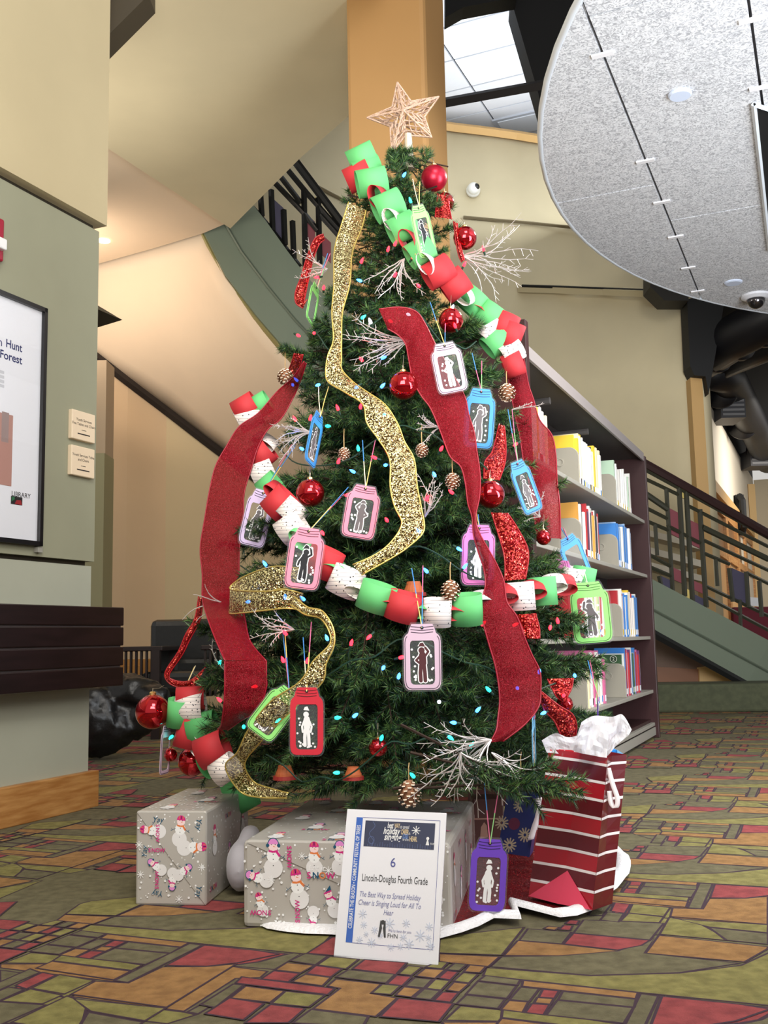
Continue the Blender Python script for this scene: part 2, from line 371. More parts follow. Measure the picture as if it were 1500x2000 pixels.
# ---- left wall
BW, AE = -2.945, 3.59
wl = struct(M().abox(-2, AE, BW - .45, BW, 1.045, 2.55).build('wall_left', green))
M().abox(-2, AE + .012, BW - .45, BW + .035, 2.575, 5.0).build('upper_panel', mat('wall_beige_dimmed', (184, 170, 136), .8, var=.03, vscale=2), wl)  # same beige paint as the slab, its dimmer light put into the colour
M().abox(-2, AE - .02, BW - .4, BW - .02, 2.5, 2.6).build('shadow_reveal', dark, wl)  # in both reveals the shade of the gap is put in as dark colour
M().abox(-2, AE - .03, BW - .4, BW - .025, 1.0, 1.06).build('shadow_reveal', dark, wl)
M().abox(-2, AE - .004, BW - .45, BW - .012, .80, 1.025).build('lower_panel', palegreen, wl)
M().abox(-2, AE - .004, BW - .45, BW - .012, 0.0, .83).build('base_panel', palegreen, wl)
bb = struct(M().abox(-2, AE + .03, BW - .02, BW + .02, 0, .152).build('baseboard_left', oak, bevel=.004))
lg = thing('wall_ledge', AB(2.5, BW, .5), 'dark brown stacked-board ledge along the sage wall on the left', 'ledge')
for i in range(4):
    z0 = .508 + i * .0855
    M().abox(-2, AE + .07 - i * .0, BW - .05, BW + .11, z0, z0 + .079).build('board', dkwood, lg, bevel=.004)
M().abox(-2, AE + .06, BW - .05, BW + .10, .515, .84).build('core', mat('black_gap', (90, 82, 84), .4), lg)
# sage return wall behind the column and dark corner plate
q0, q1 = P(120, 900, 8.6), P(204, 900, 8.6)
struct(M().box((q0.x, 8.6, 0), Vector((q1.x - q0.x, 0, 0)), Vector((0, .3, 0)), Vector((0, 0, 2.31))).build('wall_return', olive))
struct(M().box((q0.x, 8.62, 2.31), Vector((q1.x - q0.x, 0, 0)), Vector((0, .26, 0)), Vector((0, 0, .82))).build('wall_return_upper', mat('wall_taupe', (178, 158, 132), .8)))
pl = M().prism([P(130, 560, 4.8), P(239, 625, 4.8), P(130, 658, 4.8)], -A * .26)
tag(pl.build('corner_plate', dark), 'small dark triangular plate tip poking out behind the sage wall', 'plate')
# ---- stair depth and alcove
def SY(x): return interp(x, [380, 560, 800, 1275, 1500, 1650], [8.6, 8.7, 8.9, 9.2, 9.6, 10.0])
low = [(120, 640), (190, 693), (250, 740), (325, 797), (400, 855), (470, 908), (560, 975), (660, 1050)]
lowY = [9.6, 9.6, 9.7, 9.9, 10.0, 10.1, 10.2, 10.3]
up = [(120, 536), (193, 515), (300, 485), (396, 456), (440, 545), (500, 622), (560, 692), (660, 800)]
upY = [9.45, 9.3, 9.0, 8.62, 8.62, 8.68, 8.72, 8.8]
lowp = [P(x, y, Y) for (x, y), Y in zip(low, lowY)]; upp = [P(x, y, Y) for (x, y), Y in zip(up, upY)]
rows = []
for i in range(9):
    t = i / 8; rows.append([a.lerp(b, t) for a, b in zip(upp, lowp)])
struct(M().grid(rows).build('ceiling_soffit', cream, smooth=True, thick=.02, offset=1))
wa = M(); wa.grid([lowp[:4], [Vector((q.x, q.y, 0)) for q in lowp[:4]]]); struct(wa.build('wall_alcove', tanw))
wb = M(); wb.grid([lowp[3:], [Vector((q.x, q.y, 0)) for q in lowp[3:]]]); struct(wb.build('wall_alcove_right', mat('wall_sand', (206, 186, 148), .8)))
struct(M().tube([q - Vector((0, .03, .03)) for q in lowp], .042, 4).build('soffit_gap_shade', mat('dark_gap', (38, 30, 26), .8)))  # shade of the gap between soffit and wall, put in as a dark strip
# landing ceiling, lit by the recessed lamp
zc = 4.2
e1, e2 = G(450, 433, zc), G(193, 262, zc); far = [G(120, 536, zc), G(193, 515, zc), G(300, 485, zc), G(396, 456, zc)]
struct(M().add([e2 + (e2 - e1) * 1.2, e1 + Vector((0, 0, 0))] + [far[3], far[2], far[1], far[0]], [(0, 1, 2, 3, 4, 5)]).build('ceiling_landing', cream))
slab = [e1, G(585, 310, zc - .06), G(686, 222, zc - .06), G(760, 155, zc - .06), G(760, -200, zc - .06), G(-100, -200, zc - .06), e2 + (e2 - e1) * 1.2]
struct(M().prism([Vector((q.x, q.y, zc - .06)) for q in slab], (0, 0, .4)).build('ceiling_slab', beige))
q0, q1 = P(150, 110, 4.6), P(330, -55, 4.6)
struct(M().prism([P(150, 60, 4.7), P(196, 84, 4.7), P(290, -10, 4.7), P(290, -80, 4.7), P(150, -80, 4.7)], (0, .15, 0)).build('beam_left', mat('dark_beam', (70, 62, 48), .6)))
lp = M().lathe(G(203, 470, zc - .002), (0, 0, -1), [(.05, 0), (.055, .004), (.05, .008)], 20)
tag(lp.build('recessed_lamp', emit('lamp_glow', (255, 225, 190), 8)), 'round recessed lamp glowing in the landing ceiling', 'lamp')
# ---- drum wall behind the stair
cx = [470, 560, 640, 700, 800, 885, 960, 1010, 1065, 1120, 1200, 1280, 1345]
cy = [170, 190, 205, 215, 232, 246, 255, 262, 271, 284, 310, 345, 380]
cY = [11.2, 11.5, 11.7, 11.8, 11.9, 12.0, 12.0, 12.0, 11.9, 11.8, 11.5, 11.1, 10.7]
top = [P(x, y, Y) for x, y, Y in zip(cx, cy, cY)]
dw = M().grid([top, [Vector((q.x, q.y, 0)) for q in top]])
wallb = struct(dw.build('wall_back', beige, smooth=True, thick=.15, offset=1))
M().tube([q + Vector((0, -.03, -.03)) for q in top], .06, 4).build('cornice', mat('oak_light', (200, 160, 100), .5), wallb)
def onwall(x, y):
    Y = interp(x, cx, cY); return P(x, y, Y - .02)
M().tube([onwall(x, y) for x, y in ((905, 424), (960, 429), (1040, 436), (1145, 447))], .02, 4).build('reveal_line', mat('wall_shadow_line', (120, 108, 82), .9), wallb)
M().tube([onwall(x, y) for x, y in ((622, 365), (650, 380), (690, 400))], .02, 4).build('reveal_line', MATS['wall_shadow_line'], wallb)
sd = thing('slot_diffuser', onwall(1150, 565), 'long thin dark slot diffuser in the curved beige wall', 'vent')
M().tube([onwall(x, y) for x, y in ((1012, 562), (1080, 564), (1180, 568), (1284, 572))], .055, 4).build('frame', mat('cream_metal', (206, 194, 160), .5), sd)
M().tube([onwall(x, y) - Vector((0, .05, 0)) for x, y in ((1018, 561), (1080, 563), (1180, 567), (1280, 571))], .018, 4).build('slot', black, sd)
# second wedge of wall in shade under the black bulkhead at right
# ---- pillar
c = P(835, 300, 5.0); ca, cb = c.dot(A), c.dot(B)
pil = M().abox(ca, ca + .33, cb - .455, cb, 0, 7.5)
struct(pil.build('column', mat('column_tan', (182, 140, 88), .7, var=.03, vscale=1.5), bevel=.025))
# ---- bright tiled ceiling far above
zt = 7.2
tile_m = mat('ceiling_tile_white', (236, 240, 248), .85, bump=.15, bscale=40)
o = G(980, 120, zt); oa, ob = round(o.dot(A), 2), round(o.dot(B), 2)
tr = thing('tile_ceiling', AB(oa, ob, zt), 'bright white square-tiled ceiling panel high behind the column', 'ceiling')
TL, TW = .62, .94
tm = M().box((-TL / 2 + .012, -TW / 2 + .012, 0), Vector((TL - .024, 0, 0)), Vector((0, TW - .024, 0)), Vector((0, 0, .03)))
proto = tm.build('tile', tile_m); tmesh = proto.data; bpy.data.objects.remove(proto)
Rm = Matrix(((A.x, B.x, 0, 0), (A.y, B.y, 0, 0), (0, 0, -1, 0), (0, 0, 0, 1)))
for i in range(-4, 5):
    for j in range(-4, 3):
        q = AB(oa + i * TL * 1.0, ob + j * TW, zt)
        if q.y > 13.4 or q.x < -.3 or q.x > 3.0: continue
        place('tile', tmesh, tr, Matrix.Translation(q) @ Rm)
q = AB(oa, ob, zt + .02); M().abox(oa - 5 * TL, oa + 5 * TL, ob - 5 * TW, ob + 4 * TW, zt + .03, zt + .06).build('grid_backing', mat('grid_grey', (70, 74, 84), .7), tr)
v = G(1025, 238, zt - .02); va, vb = v.dot(A), v.dot(B)
cv = thing('ceiling_vent', v, 'square white air vent in the bright tiled ceiling', 'vent')
M().abox(va - .25, va + .25, vb - .36, vb + .36, zt - .05, zt - .025).build('frame', mat('vent_grey', (190, 195, 205), .6), cv)
M().abox(va - .2, va + .2, vb - .3, vb + .3, zt - .06, zt - .045).build('grille', mat('vent_white', (225, 230, 238), .6), cv)
s0, s1 = P(860, 202, 9.0), P(1090, 160, 9.0)
struct(M().tube([s0, s1], .05, 4).build('beam_cross', mat('dark_beam2', (40, 36, 36), .6)))
struct(M().prism([P(1004, -60, 9.3), P(1000, 6, 9.3), P(1070, 246, 9.3), P(1120, 250, 9.3), P(1300, -60, 9.3)], (0, .3, 0)).build('bulkhead_black', black))
struct(M().prism([P(870, -60, 9.1), P(870, 34, 9.1), P(905, 14, 9.1), P(1010, -6, 9.1), P(1010, -60, 9.1)], (0, .2, 0)).build('bulkhead_black_upper', black))
struct(M().add([(-8, 3, 7.6), (16, 3, 7.6), (16, 26, 7.6), (-8, 26, 7.6)], [(0, 1, 2, 3)]).build('ceiling', black))
# ---- right: dark low ceiling, white wall with posts and oak doors
zr = 3.6
zq = 4.7
k0, k1 = G(1372, 765, zr), G(1470, 935, zr)
struct(M().prism([Vector((q.x, q.y, zq)) for q in (k0 - A * 3.5 - B * .3, k1 + A * 4 - B * .3, k1 + A * 4 + B * 8, k0 + B * 9 - A * 3.5)], (0, 0, .2)).build('ceiling_right', black))
struct(M().box(k0 - A * .15, k1 - k0 + A * .2, -B * .2, Z * (zq - zr)).build('wall_right_upper', black))
wr = M().box(k0 - Z * zr - A * .15, k1 - k0 + A * .2, -B * .2, Z * zr); wr_ = struct(wr.build('wall_right', mat('wall_white', (226, 216, 196), .8)))
e = k1 + A * .2; struct(M().box(Vector((e.x, e.y, 0)), B * 6, A * .2, Z * zr).build('wall_far', mat('wall_white2', (214, 200, 172), .8)))
q = P(1366, 900, 10.75); struct(M().box((q.x - .06, 10.7, 0), Vector((.125, 0, 0)), Vector((0, .2, 0)), Z * 3.40).build('trim_2', mat('oak_light', (200, 160, 100), .5)))
struct(M().prism([P(1342, 585, 10.6), P(1348, 715, 10.6), P(1356, 733, 10.6), P(1378, 735, 10.6), P(1384, 770, 10.6), P(1420, 560, 10.6)], (0, .25, 0)).build('bulkhead_right', black))
struct(M().prism([P(1270, 560, 10.5), P(1298, 587, 10.5), P(1345, 587, 10.5), P(1345, 540, 10.5), P(1270, 500, 10.5)], (0, .3, 0)).build('bulkhead_right_lower', mat('black_warm', (30, 28, 26), .6)))
q = P(1471, 1000, 18.0); struct(M().box((q.x - .06, 18.0, 0), Vector((.12, 0, 0)), Vector((0, .12, 0)), Z * 3.3).build('trim_3', mat('oak_light2', (205, 170, 112), .5)))
# oak double door with panes on the white wall
n_ = B; d0 = W(1388, 1000, k0.dot(B) + .02)[0]; d1 = W(1462, 1000, k0.dot(B) + .02)[0]; bw = k0.dot(B)
dd = thing('door_1', AB(d0, bw, 0), 'oak framed glazed doors in the white wall beyond the stair rail', 'door'); dd['kind'] = 'structure'
ztop = 2.35
for k in range(4):
    a0 = d0 + (d1 - d0) * k / 4; a1 = d0 + (d1 - d0) * (k + 1) / 4
    f = M(); f.abox(a0, a0 + .14, bw, bw + .06, 0, ztop); f.abox(a1 - .14, a1, bw, bw + .06, 0, ztop)
    f.abox(a0 + .14, a1 - .14, bw, bw + .055, ztop - .16, ztop); f.abox(a0 + .14, a1 - .14, bw, bw + .055, 0, .3); f.abox(a0 + .14, a1 - .14, bw, bw + .055, ztop - .72, ztop - .62)
    fo = f.build('door_frame', oak, dd)
    M().abox(a0 + .14, a1 - .14, bw + .005, bw + .02, .3, ztop - .72).build('pane', mat('warm_pane', (196, 150, 96), .3), dd)
    M().abox(a0 + .14, a1 - .14, bw + .005, bw + .02, ztop - .62, ztop - .16).build('pane', mat('warm_pane2', (120, 84, 52), .3), dd)
M().abox(d0 - .1, d1 + .1, bw, bw + .1, ztop, ztop + .14).build('door_head', mat('oak_light', (200, 160, 100), .5), dd)
# wall lamp
q = AB(*[W(1446, 1000, bw + .1)[0], bw + .1, 0]); sl = thing('wall_sconce', Vector((q.x, q.y, P(1446, 1005, q.y).z)), 'black curved wall sconce on the white wall by the doors', 'lamp')
b_ = wloc(sl); M().tube([b_ + Vector((0, 0, .28)), b_ + Vector((0, -.12, .2)), b_ + Vector((0, -.12, -.2)), b_ + Vector((0, 0, -.28))], .05, 8).build('arm', black, sl)
M().box(b_ + Vector((-.06, -.02, -.3)), Vector((.12, 0, 0)), Vector((0, .1, 0)), Z * .6).build('plate', black, sl)
# ducts
duct_m = mat('duct_black', (15, 15, 20), .45)
def duct(label, pts, r, ribs=0):
    t = thing('air_duct', pts[0], label, 'duct'); M().tube(pts, r, 20).build('pipe', duct_m, t, smooth=True)
    for i in range(ribs):
        s = (i + .5) / ribs; q = pts[0].lerp(pts[-1], s); d = (pts[-1] - pts[0]).normalized() * .03
        M().tube([q - d, q + d], r * 1.03, 20).build('rib', duct_m, t, smooth=True)
duct('large black round duct under the dark ceiling at right', [P(1372, 700, 11.2), P(1440, 655, 10.6), P(1620, 560, 9.6)], .24, 5)
duct('black round duct running away below the larger duct', [P(1380, 725, 12.0), P(1420, 735, 12.6), P(1470, 830, 15), P(1500, 900, 17.5)], .22, 3)
duct('black duct branch at the right edge under the ceiling', [P(1410, 715, 12.0), P(1520, 670, 11.5), P(1640, 610, 11)], .16)
for lb, x, y, Y in (('grey louvred vent hanging from the nearer end of the black duct', 1432, 795, 13.0), ('small grey louvred vent at the far end of the black duct', 1485, 893, 16.5)):
    q = P(x, y, Y); t = thing('duct_vent', q, lb, 'vent')
    M().box(q + Vector((-.16, 0, -.14)), Vector((.32, 0, 0)), Vector((0, .5, .0)), Z * .28).build('housing', mat('vent_dark', (70, 70, 74), .5), t)
    for i in range(4): M().box(q + Vector((-.14, -.012, -.11 + i * .06)), Vector((.28, 0, 0)), Vector((0, .012, 0)), Z * .03).build('slat', mat('vent_slat', (130, 130, 132), .5), t)
# ---- acoustic cloud (large disc of panels)
zcl = 3.05
pts = [G(x, y, zcl) for x, y in ((1110, 0), (1068, 200), (1065, 250), (1075, 330), (1130, 450), (1200, 520), (1300, 572), (1420, 600), (1500, 607))]
def fit_circle(ps):
    n = len(ps); Sx = sum(p.x for p in ps); Sy = sum(p.y for p in ps); Sxx = sum(p.x**2 for p in ps); Syy = sum(p.y**2 for p in ps); Sxy = sum(p.x*p.y for p in ps)
    r1 = sum(p.x*(p.x**2 + p.y**2) for p in ps); r2 = sum(p.y*(p.x**2 + p.y**2) for p in ps); r3 = Sxx + Syy
    m_ = Matrix(((Sxx, Sxy, Sx), (Sxy, Syy, Sy), (Sx, Sy, n))).inverted() @ Vector((r1, r2, r3))
    cx_, cy_ = m_[0] / 2, m_[1] / 2; return Vector((cx_, cy_, 0)), math.sqrt(m_[2] + cx_**2 + cy_**2)
cc, cr = fit_circle(pts)
cloud = thing('acoustic_cloud', Vector((cc.x, cc.y, zcl)), 'huge round white textured acoustic ceiling disc at upper right', 'ceiling panel')
cmat = mat('acoustic_fibre', (232, 234, 238), .9, vscale=46, c2=(168, 170, 176))
nt = cmat.node_tree
for n in nt.nodes:
    if n.type == 'TEX_NOISE': n.inputs['Distortion'].default_value = 2.2; n.inputs['Detail'].default_value = 2
    if n.type == 'VALTORGB': n.color_ramp.elements[0].position = .42; n.color_ramp.elements[1].position = .64
def clip_poly(poly, circ):
    out = poly
    for i in range(len(circ)):
        a, b = circ[i], circ[(i + 1) % len(circ)]; res = []
        ins = lambda p: (b[0] - a[0]) * (p[1] - a[1]) - (b[1] - a[1]) * (p[0] - a[0]) >= 0
        for j in range(len(out)):
            p, q = out[j - 1], out[j]; ip, iq = ins(p), ins(q)
            if ip != iq:
                d1 = (b[0]-a[0])*(p[1]-a[1])-(b[1]-a[1])*(p[0]-a[0]); d2 = (b[0]-a[0])*(q[1]-a[1])-(b[1]-a[1])*(q[0]-a[0]); t = d1 / (d1 - d2)
                res.append((p[0] + (q[0]-p[0])*t, p[1] + (q[1]-p[1])*t))
            if iq: res.append(q)
        out = res
        if not out: return []
    return out
circ = [(cc.dot(A) + cr * math.cos(t), cc.dot(B) + cr * math.sin(t)) for t in [2 * math.pi * i / 96 for i in range(96)]]
s1 = G(1215, 200, zcl); seam_b = s1.dot(B); ca0 = cc.dot(A)
j1 = G(1160, 383, zcl).dot(A); j2 = G(1400, 415, zcl).dot(A); j0 = G(1200, 20, zcl).dot(A)
gp = .006
seam2 = G(1478, 120, zcl).dot(B)
rects = [(-9, j1, -9, seam_b), (j1, 20, -9, seam_b), (-9, j0, seam_b, seam2), (j0, j2, seam_b, seam2), (j2, 20, seam_b, seam2), (-9, j2, seam2, seam2 + 1.3), (j2, 20, seam2, seam2 + 1.3), (-9, 20, seam2 + 1.3, 20)]
for a0, a1, b0, b1 in rects:
    pg = clip_poly([(a0 + gp, b0 + gp), (a1 - gp, b0 + gp), (a1 - gp, b1 - gp), (a0 + gp, b1 - gp)], circ)
    if len(pg) > 2: M().prism([AB(a, b, zcl) for a, b in pg], (0, 0, .03)).build('panel', cmat, cloud)
rim = [AB(a, b, zcl + .012) for a, b in circ]; rim.append(rim[0])
M().tube(rim, .017, 6, cap=False).build('rim', mat('rim_white', (225, 232, 240), .5), cloud, smooth=True)
M().prism([AB(cc.dot(A) + (a - cc.dot(A)) * .985, cc.dot(B) + (b - cc.dot(B)) * .985, zcl + .032) for a, b in circ], (0, 0, .02)).build('backing', mat('cloud_back', (110, 112, 118), .8), cloud)
clipm = mat('clip_white', (240, 240, 244), .5)
for x, y in ((1213, 100), (1283, 312), (1312, 393), (1333, 462), (1355, 523), (1371, 569), (1484, 37), (1490, 172)):
    q = G(x, y, zcl - .008); a, b = q.dot(A), q.dot(B); b = seam_b if x < 1400 else seam2
    M().abox(a - .014, a + .014, b - .045, b + .045, zcl - .008, zcl - .0005).build('clip', clipm, cloud)
q = G(1328, 182, zcl); tag(M().lathe(q, (0, 0, -1), [(.05, 0), (.052, .008), (.045, .016)], 24).build('ceiling_speaker_disc', mat('disc_blue_white', (214, 226, 248), .5)), 'small round pale blue cover disc on the acoustic ceiling', 'cover')
q = G(1432, 551, zcl); tag(M().lathe(q, (0, 0, -1), [(.06, 0), (.06, .006), (.05, .012)], 24).build('cover_disc', MATS['disc_blue_white']), 'faint round cover disc near the edge of the acoustic ceiling', 'cover')
q = G(1476, 577, zcl); dc = thing('dome_camera', q, 'silver dome security camera under the acoustic ceiling', 'camera')
M().lathe(q, (0, 0, -1), [(.10, 0), (.10, .015), (.07, .03)], 28).build('base', mat('dome_base', (225, 226, 232), .4), dc, smooth=False)
M().ball(q - Z * .035, .062, 20).build('dome', mat('dome_chrome', (90, 88, 90), .15, metal=.9), dc, smooth=True)
# dark service opening in the cloud
o0 = G(1471, 203, zcl)
op = thing('ceiling_opening', Vector((o0.x, o0.y, zcl - .03)), 'black rectangular opening framed in the acoustic ceiling at the right edge', 'opening')
oc = [G(x, y, zcl - .012) for x, y in ((1472, 204), (1500, 213), (1760, 290), (1800, 560), (1503, 490))]
M().prism([q for q in oc], (0, 0, .008)).build('opening_panel', mat('void_black', (4, 4, 5), .9), op)
M().tube([oc[4], oc[0], oc[1], oc[2]], .012, 4).build('edge', mat('rim_white', (225, 232, 240), .5), op)
# security camera on the drum wall
q = onwall(924, 373) - Vector((0, .05, 0)); dc = thing('wall_camera', q, 'small white security camera with black lens on the curved beige wall', 'camera')
M().lathe(q + Vector((0, .05, 0)), (0, -1, 0), [(.085, 0), (.085, .03), (.07, .06)], 24).build('base', mat('plastic_white', (228, 228, 222), .4), dc, smooth=False)
M().ball(q - Vector((0, .02, 0)), .075, 20).build('housing', MATS['plastic_white'], dc, smooth=True); M().ball(q - Vector((-.03, .055, -.005)), .042, 16).build('lens', mat('lens_black', (10, 10, 12), .1), dc, smooth=True)
# ================================================================== WALL-HUNG THINGS AT LEFT
wht = mat('paper_white', (236, 236, 240), .5)
ink = mat('ink_navy', (28, 36, 96), .6); inkb = mat('ink_black', (28, 26, 28), .6)
def wallpt(x, y, b=BW): a, z = W(x, y, b); return a, z
aR = 3.24; zT, zB = 2.08, 1.085
pf = thing('picture_frame', AB(aR, BW, zB), 'black framed poster behind glass on the sage wall at the left edge', 'picture frame')
M().abox(aR - .76, aR - .004, BW + .002, BW + .012, zB + .01, zT - .01).build('poster', mat('poster_white', (228, 230, 238), .45), pf)
for a0, a1, z0, z1 in ((aR - .78, aR, zT - .018, zT), (aR - .78, aR, zB, zB + .018), (aR - .018, aR, zB, zT), (aR - .78, aR - .762, zB, zT)):
    M().abox(a0, a1, BW, BW + .028, z0, z1).build('frame_bar', mat('frame_black', (18, 18, 22), .3), pf)
M().abox(aR - .02, aR + .008, BW, BW + .02, zB - .025, zB - .004).build('frame_foot', mat('frame_grey', (150, 148, 140), .4), pf)
fc = Face(AB(aR - .76, BW + .0125, zB), A, Z)
def onf(x, y): a, z = W(x, y, BW + .0125); return a - (aR - .76), z - zB
x1, y = onf(43, 688); x0 = onf(12, 680)[0]; fc.fit('Hunt', x0, x1, y, .048, 0, bold=.012); fc.text('n', x0 - .02, y - .004, .048, 0, 'RIGHT'); x1, y = onf(43, 712); x0 = onf(0, 702)[0]; fc.fit('Forest', x0, x1, y, .048, 0, bold=.012)
x0, y0 = onf(-20, 800); x1, y1 = onf(22, 950); fc.poly([(x0, y1), (x1, y1), (x1, y0), (x0, y0)], 1)
x1, y1 = onf(22, 808); fc.poly([(x1 - .05, y1 - .12), (x1 - .012, y1 - .12), (x1 - .012, y1 + .0), (x1 - .05, y1)], 2)
x, y = onf(22, 968); fc.text('LIBRARY', x, y - .0, .028, 3, 'LEFT'); x, y = onf(21, 984); fc.poly([(x, y), (x + .062, y), (x + .062, y + .032), (x, y + .032)], 3); fc.poly([(x + .02, y + .002), (x + .06, y + .002), (x + .055, y + .02), (x + .03, y + .018)], 4); fc.poly([(x + .004, y + .01), (x + .02, y + .02), (x + .02, y + .03), (x + .004, y + .028)], 5)
for i in range(4): x, y = onf(8, 728 + i * 9); fc.line([(x - .25, y), (x, y)], .012, 6)
fc.build('print', [ink, mat('print_brown', (176, 132, 122), .5), mat('print_grey', (150, 130, 128), .5), inkb, mat('print_red', (150, 30, 40), .5), mat('print_green', (40, 110, 70), .5), mat('print_pale', (196, 198, 206), .5)], pf)
g = mat('clear_glass', (255, 255, 255), .03); b_ = g.node_tree.nodes['Principled BSDF']; nt = g.node_tree
gl = nt.nodes.new('ShaderNodeBsdfGlossy'); gl.inputs['Roughness'].default_value = .03; tr_ = nt.nodes.new('ShaderNodeBsdfTransparent'); mx = nt.nodes.new('ShaderNodeMixShader'); mx.inputs[0].default_value = .08
nt.links.new(tr_.outputs[0], mx.inputs[1]); nt.links.new(gl.outputs[0], mx.inputs[2]); nt.links.new(mx.outputs[0], nt.nodes['Material Output'].inputs[0])
M().add([AB(aR - .76, BW + .021, zB + .018), AB(aR - .018, BW + .021, zB + .018), AB(aR - .018, BW + .021, zT - .018), AB(aR - .76, BW + .021, zT - .018)], [(0, 1, 2, 3)]).build('glass', g, pf)
plq = mat('plaque_cream', (226, 206, 178), .5)
for lb, z0, z1, lines in (('upper cream engraved plaque on the sage wall beside the poster', 1.562, 1.69, ('Youth Services', 'Five Tables and Chairs')), ('lower cream engraved plaque on the sage wall beside the poster', 1.405, 1.535, ('Youth Services Table', 'and Chairs'))):
    t = thing('wall_plaque', AB(3.41, BW, z0), lb, 'plaque')
    M().abox(3.41, 3.56, BW - .005, BW + .02, z0, z1).build('plate', plq, t, bevel=.004)
    f = Face(AB(3.41, BW + .0203, z0), A, Z); f.text(lines[0], .075, (z1 - z0) - .045, .0165, 0, 'CENTER'); f.text(lines[1], .075, (z1 - z0) - .064, .0165, 0, 'CENTER')
    f.line([(.06, .045), (.09, .045)], .002, 0); f.line([(.035, .027), (.115, .027)], .005, 0); f.build('lettering', inkb, t)
fa = thing('fire_alarm', AB(2.9, BW, 2.2), 'red fire alarm strobe on the sage wall at the left edge', 'alarm')
a1, z1 = W(8, 430, BW + .03); a0 = a1 - .12; z0 = W(5, 512, BW + .03)[1]
M().abox(a0, a1, BW - .005, BW + .035, z0, z1).build('housing', mat('alarm_red', (150, 24, 50), .35), fa, bevel=.008)
M().abox(a0 + .02, a1 - .008, BW + .03, BW + .06, z0 + .04, z0 + .085).build('strobe', mat('strobe_clear', (225, 225, 225), .15), fa, bevel=.006)
# ================================================================== STAIRCASE
st = thing('staircase', P(1275, 1236, 9.3), 'curved sage green staircase with black steel railing sweeping behind the tree', 'staircase')
spairs = [(482, 388, 396, 452), (520, 436, 440, 540), (560, 492, 500, 618), (600, 545, 560, 688), (700, 650, 660, 795), (850, 790, 850, 930), (1050, 968, 1050, 1090), (1269, 1131, 1278, 1236), (1400, 1200, 1380, 1292), (1500, 1253, 1454, 1333), (1620, 1316, 1560, 1395)]
tp = [P(a, b, SY(a)) for a, b, _, _ in spairs]; bt = [P(c, d, SY(c)) for _, _, c, d in spairs]
sg = mat('stringer_sage', (112, 122, 104), .6)
M().grid([tp, bt]).build('stringer', sg, st, thick=.08, offset=0)
mid = [b.lerp(t, .42) - Vector((0, .05, 0)) for t, b in zip(tp, bt)]
M().tube(mid, .012, 4).build('seam', mat('stringer_seam', (96, 106, 90), .6), st)
b2 = [q + Vector((-.10, .28, -.02)) for q in bt]
M().grid([bt[:6], b2[:6]]).build('stringer_edge', mat('edge_olive', (150, 140, 88), .6), st, thick=.03, offset=0)
M().tube([q - Vector((0, .06, .02)) for q in bt[6:]], .035, 4).build('lower_edge', mat('edge_dark', (30, 30, 30), .6), st)  # dark line along the stringer's bottom edge
rail_m = mat('rail_black', (26, 26, 24), .35); rail_g = mat('rail_bronze', (58, 58, 46), .4)
def bar(pts, r, m=rail_m, nm='rail', off=0.0): M().tube([P(x, y, SY(x) - off) for x, y in pts], r, 4 if r < .03 else 8).build(nm, m, st)
q1 = lambda x, y: (x * .46667, y * .46667)
bar([q1(1225, 660), q1(1330, 800), q1(1430, 935), q1(1520, 1040)], .040, rail_m, 'handrail')
for pr in (((1205, 712), (1290, 815), (1330, 860), (1440, 985)), ((1150, 765), (1270, 890), (1330, 965)), ((1055, 868), (1130, 955), (1255, 1118)), ((1035, 882), (1110, 980), (1215, 1145)), ((1175, 740), (1260, 850)), ((1340, 900), (1430, 1000))):
    bar([q1(*v) for v in pr], .026)
for x, ya, yb in ((1047, 858, 960), (1090, 812, 905), (1135, 795, 965), (1187, 878, 1025), (1224, 925, 1085), (1272, 790, 1115), (1332, 828, 1105)): bar([q1(x, ya), q1(x + 6, yb)], .026, rail_m, 'baluster')
pm = {'m': mat('panel_maroon', (132, 66, 74), .5), 'n': mat('panel_navy', (66, 62, 84), .5), 'y': mat('panel_yellow', (214, 190, 112), .5)}
def panel(pts, c): M().prism([P(x, y, SY(x) + .01) for x, y in pts], (0, .02, 0)).build('panel', pm[c], st)
for c, x0, x1, ya, yb, sl in (('n', 1147, 1186, 835, 1000, 35), ('m', 1280, 1318, 890, 1010, 38), ('m', 1342, 1385, 975, 1060, 40), ('y', 1318, 1336, 822, 862, 16), ('m', 1030, 1047, 865, 905, 10)):
    panel([q1(x0, ya), q1(x1, ya + sl), q1(x1, yb + sl), q1(x0, yb)], c)
q2 = lambda x, y: (1240 + x * .42, 560 + y * .42)
bar([q2(-60, 762), q2(40, 822), q2(200, 912), q2(400, 1025), q2(619, 1150), q2(800, 1255)], .048, mat('handrail_brown', (52, 34, 34), .35), 'handrail')
bar([q2(-60, 785), q2(40, 845), q2(200, 932), q2(400, 1042), q2(619, 1165), q2(800, 1270)], .022, rail_g)
for pr, r in (((45, 892, 205, 968), .018), ((308, 1050, 619, 1208), .018), ((312, 1118, 619, 1266), .03), ((322, 1180, 700, 1356), .018), ((45, 960, 150, 1032), .03), ((50, 1028, 150, 1078), .018), ((240, 1015, 305, 1048), .018), ((55, 1090, 160, 1134), .018), ((60, 1242, 165, 1300), .018), ((62, 1300, 168, 1345), .018), ((325, 1390, 700, 1568), .018), ((330, 1440, 700, 1640), .018), ((322, 1240, 440, 1290), .018), ((520, 1330, 700, 1420), .018), ((150, 1110, 300, 1190), .018)):
    bar([q2(pr[0], pr[1]), q2(pr[2], pr[3])], r, rail_g)
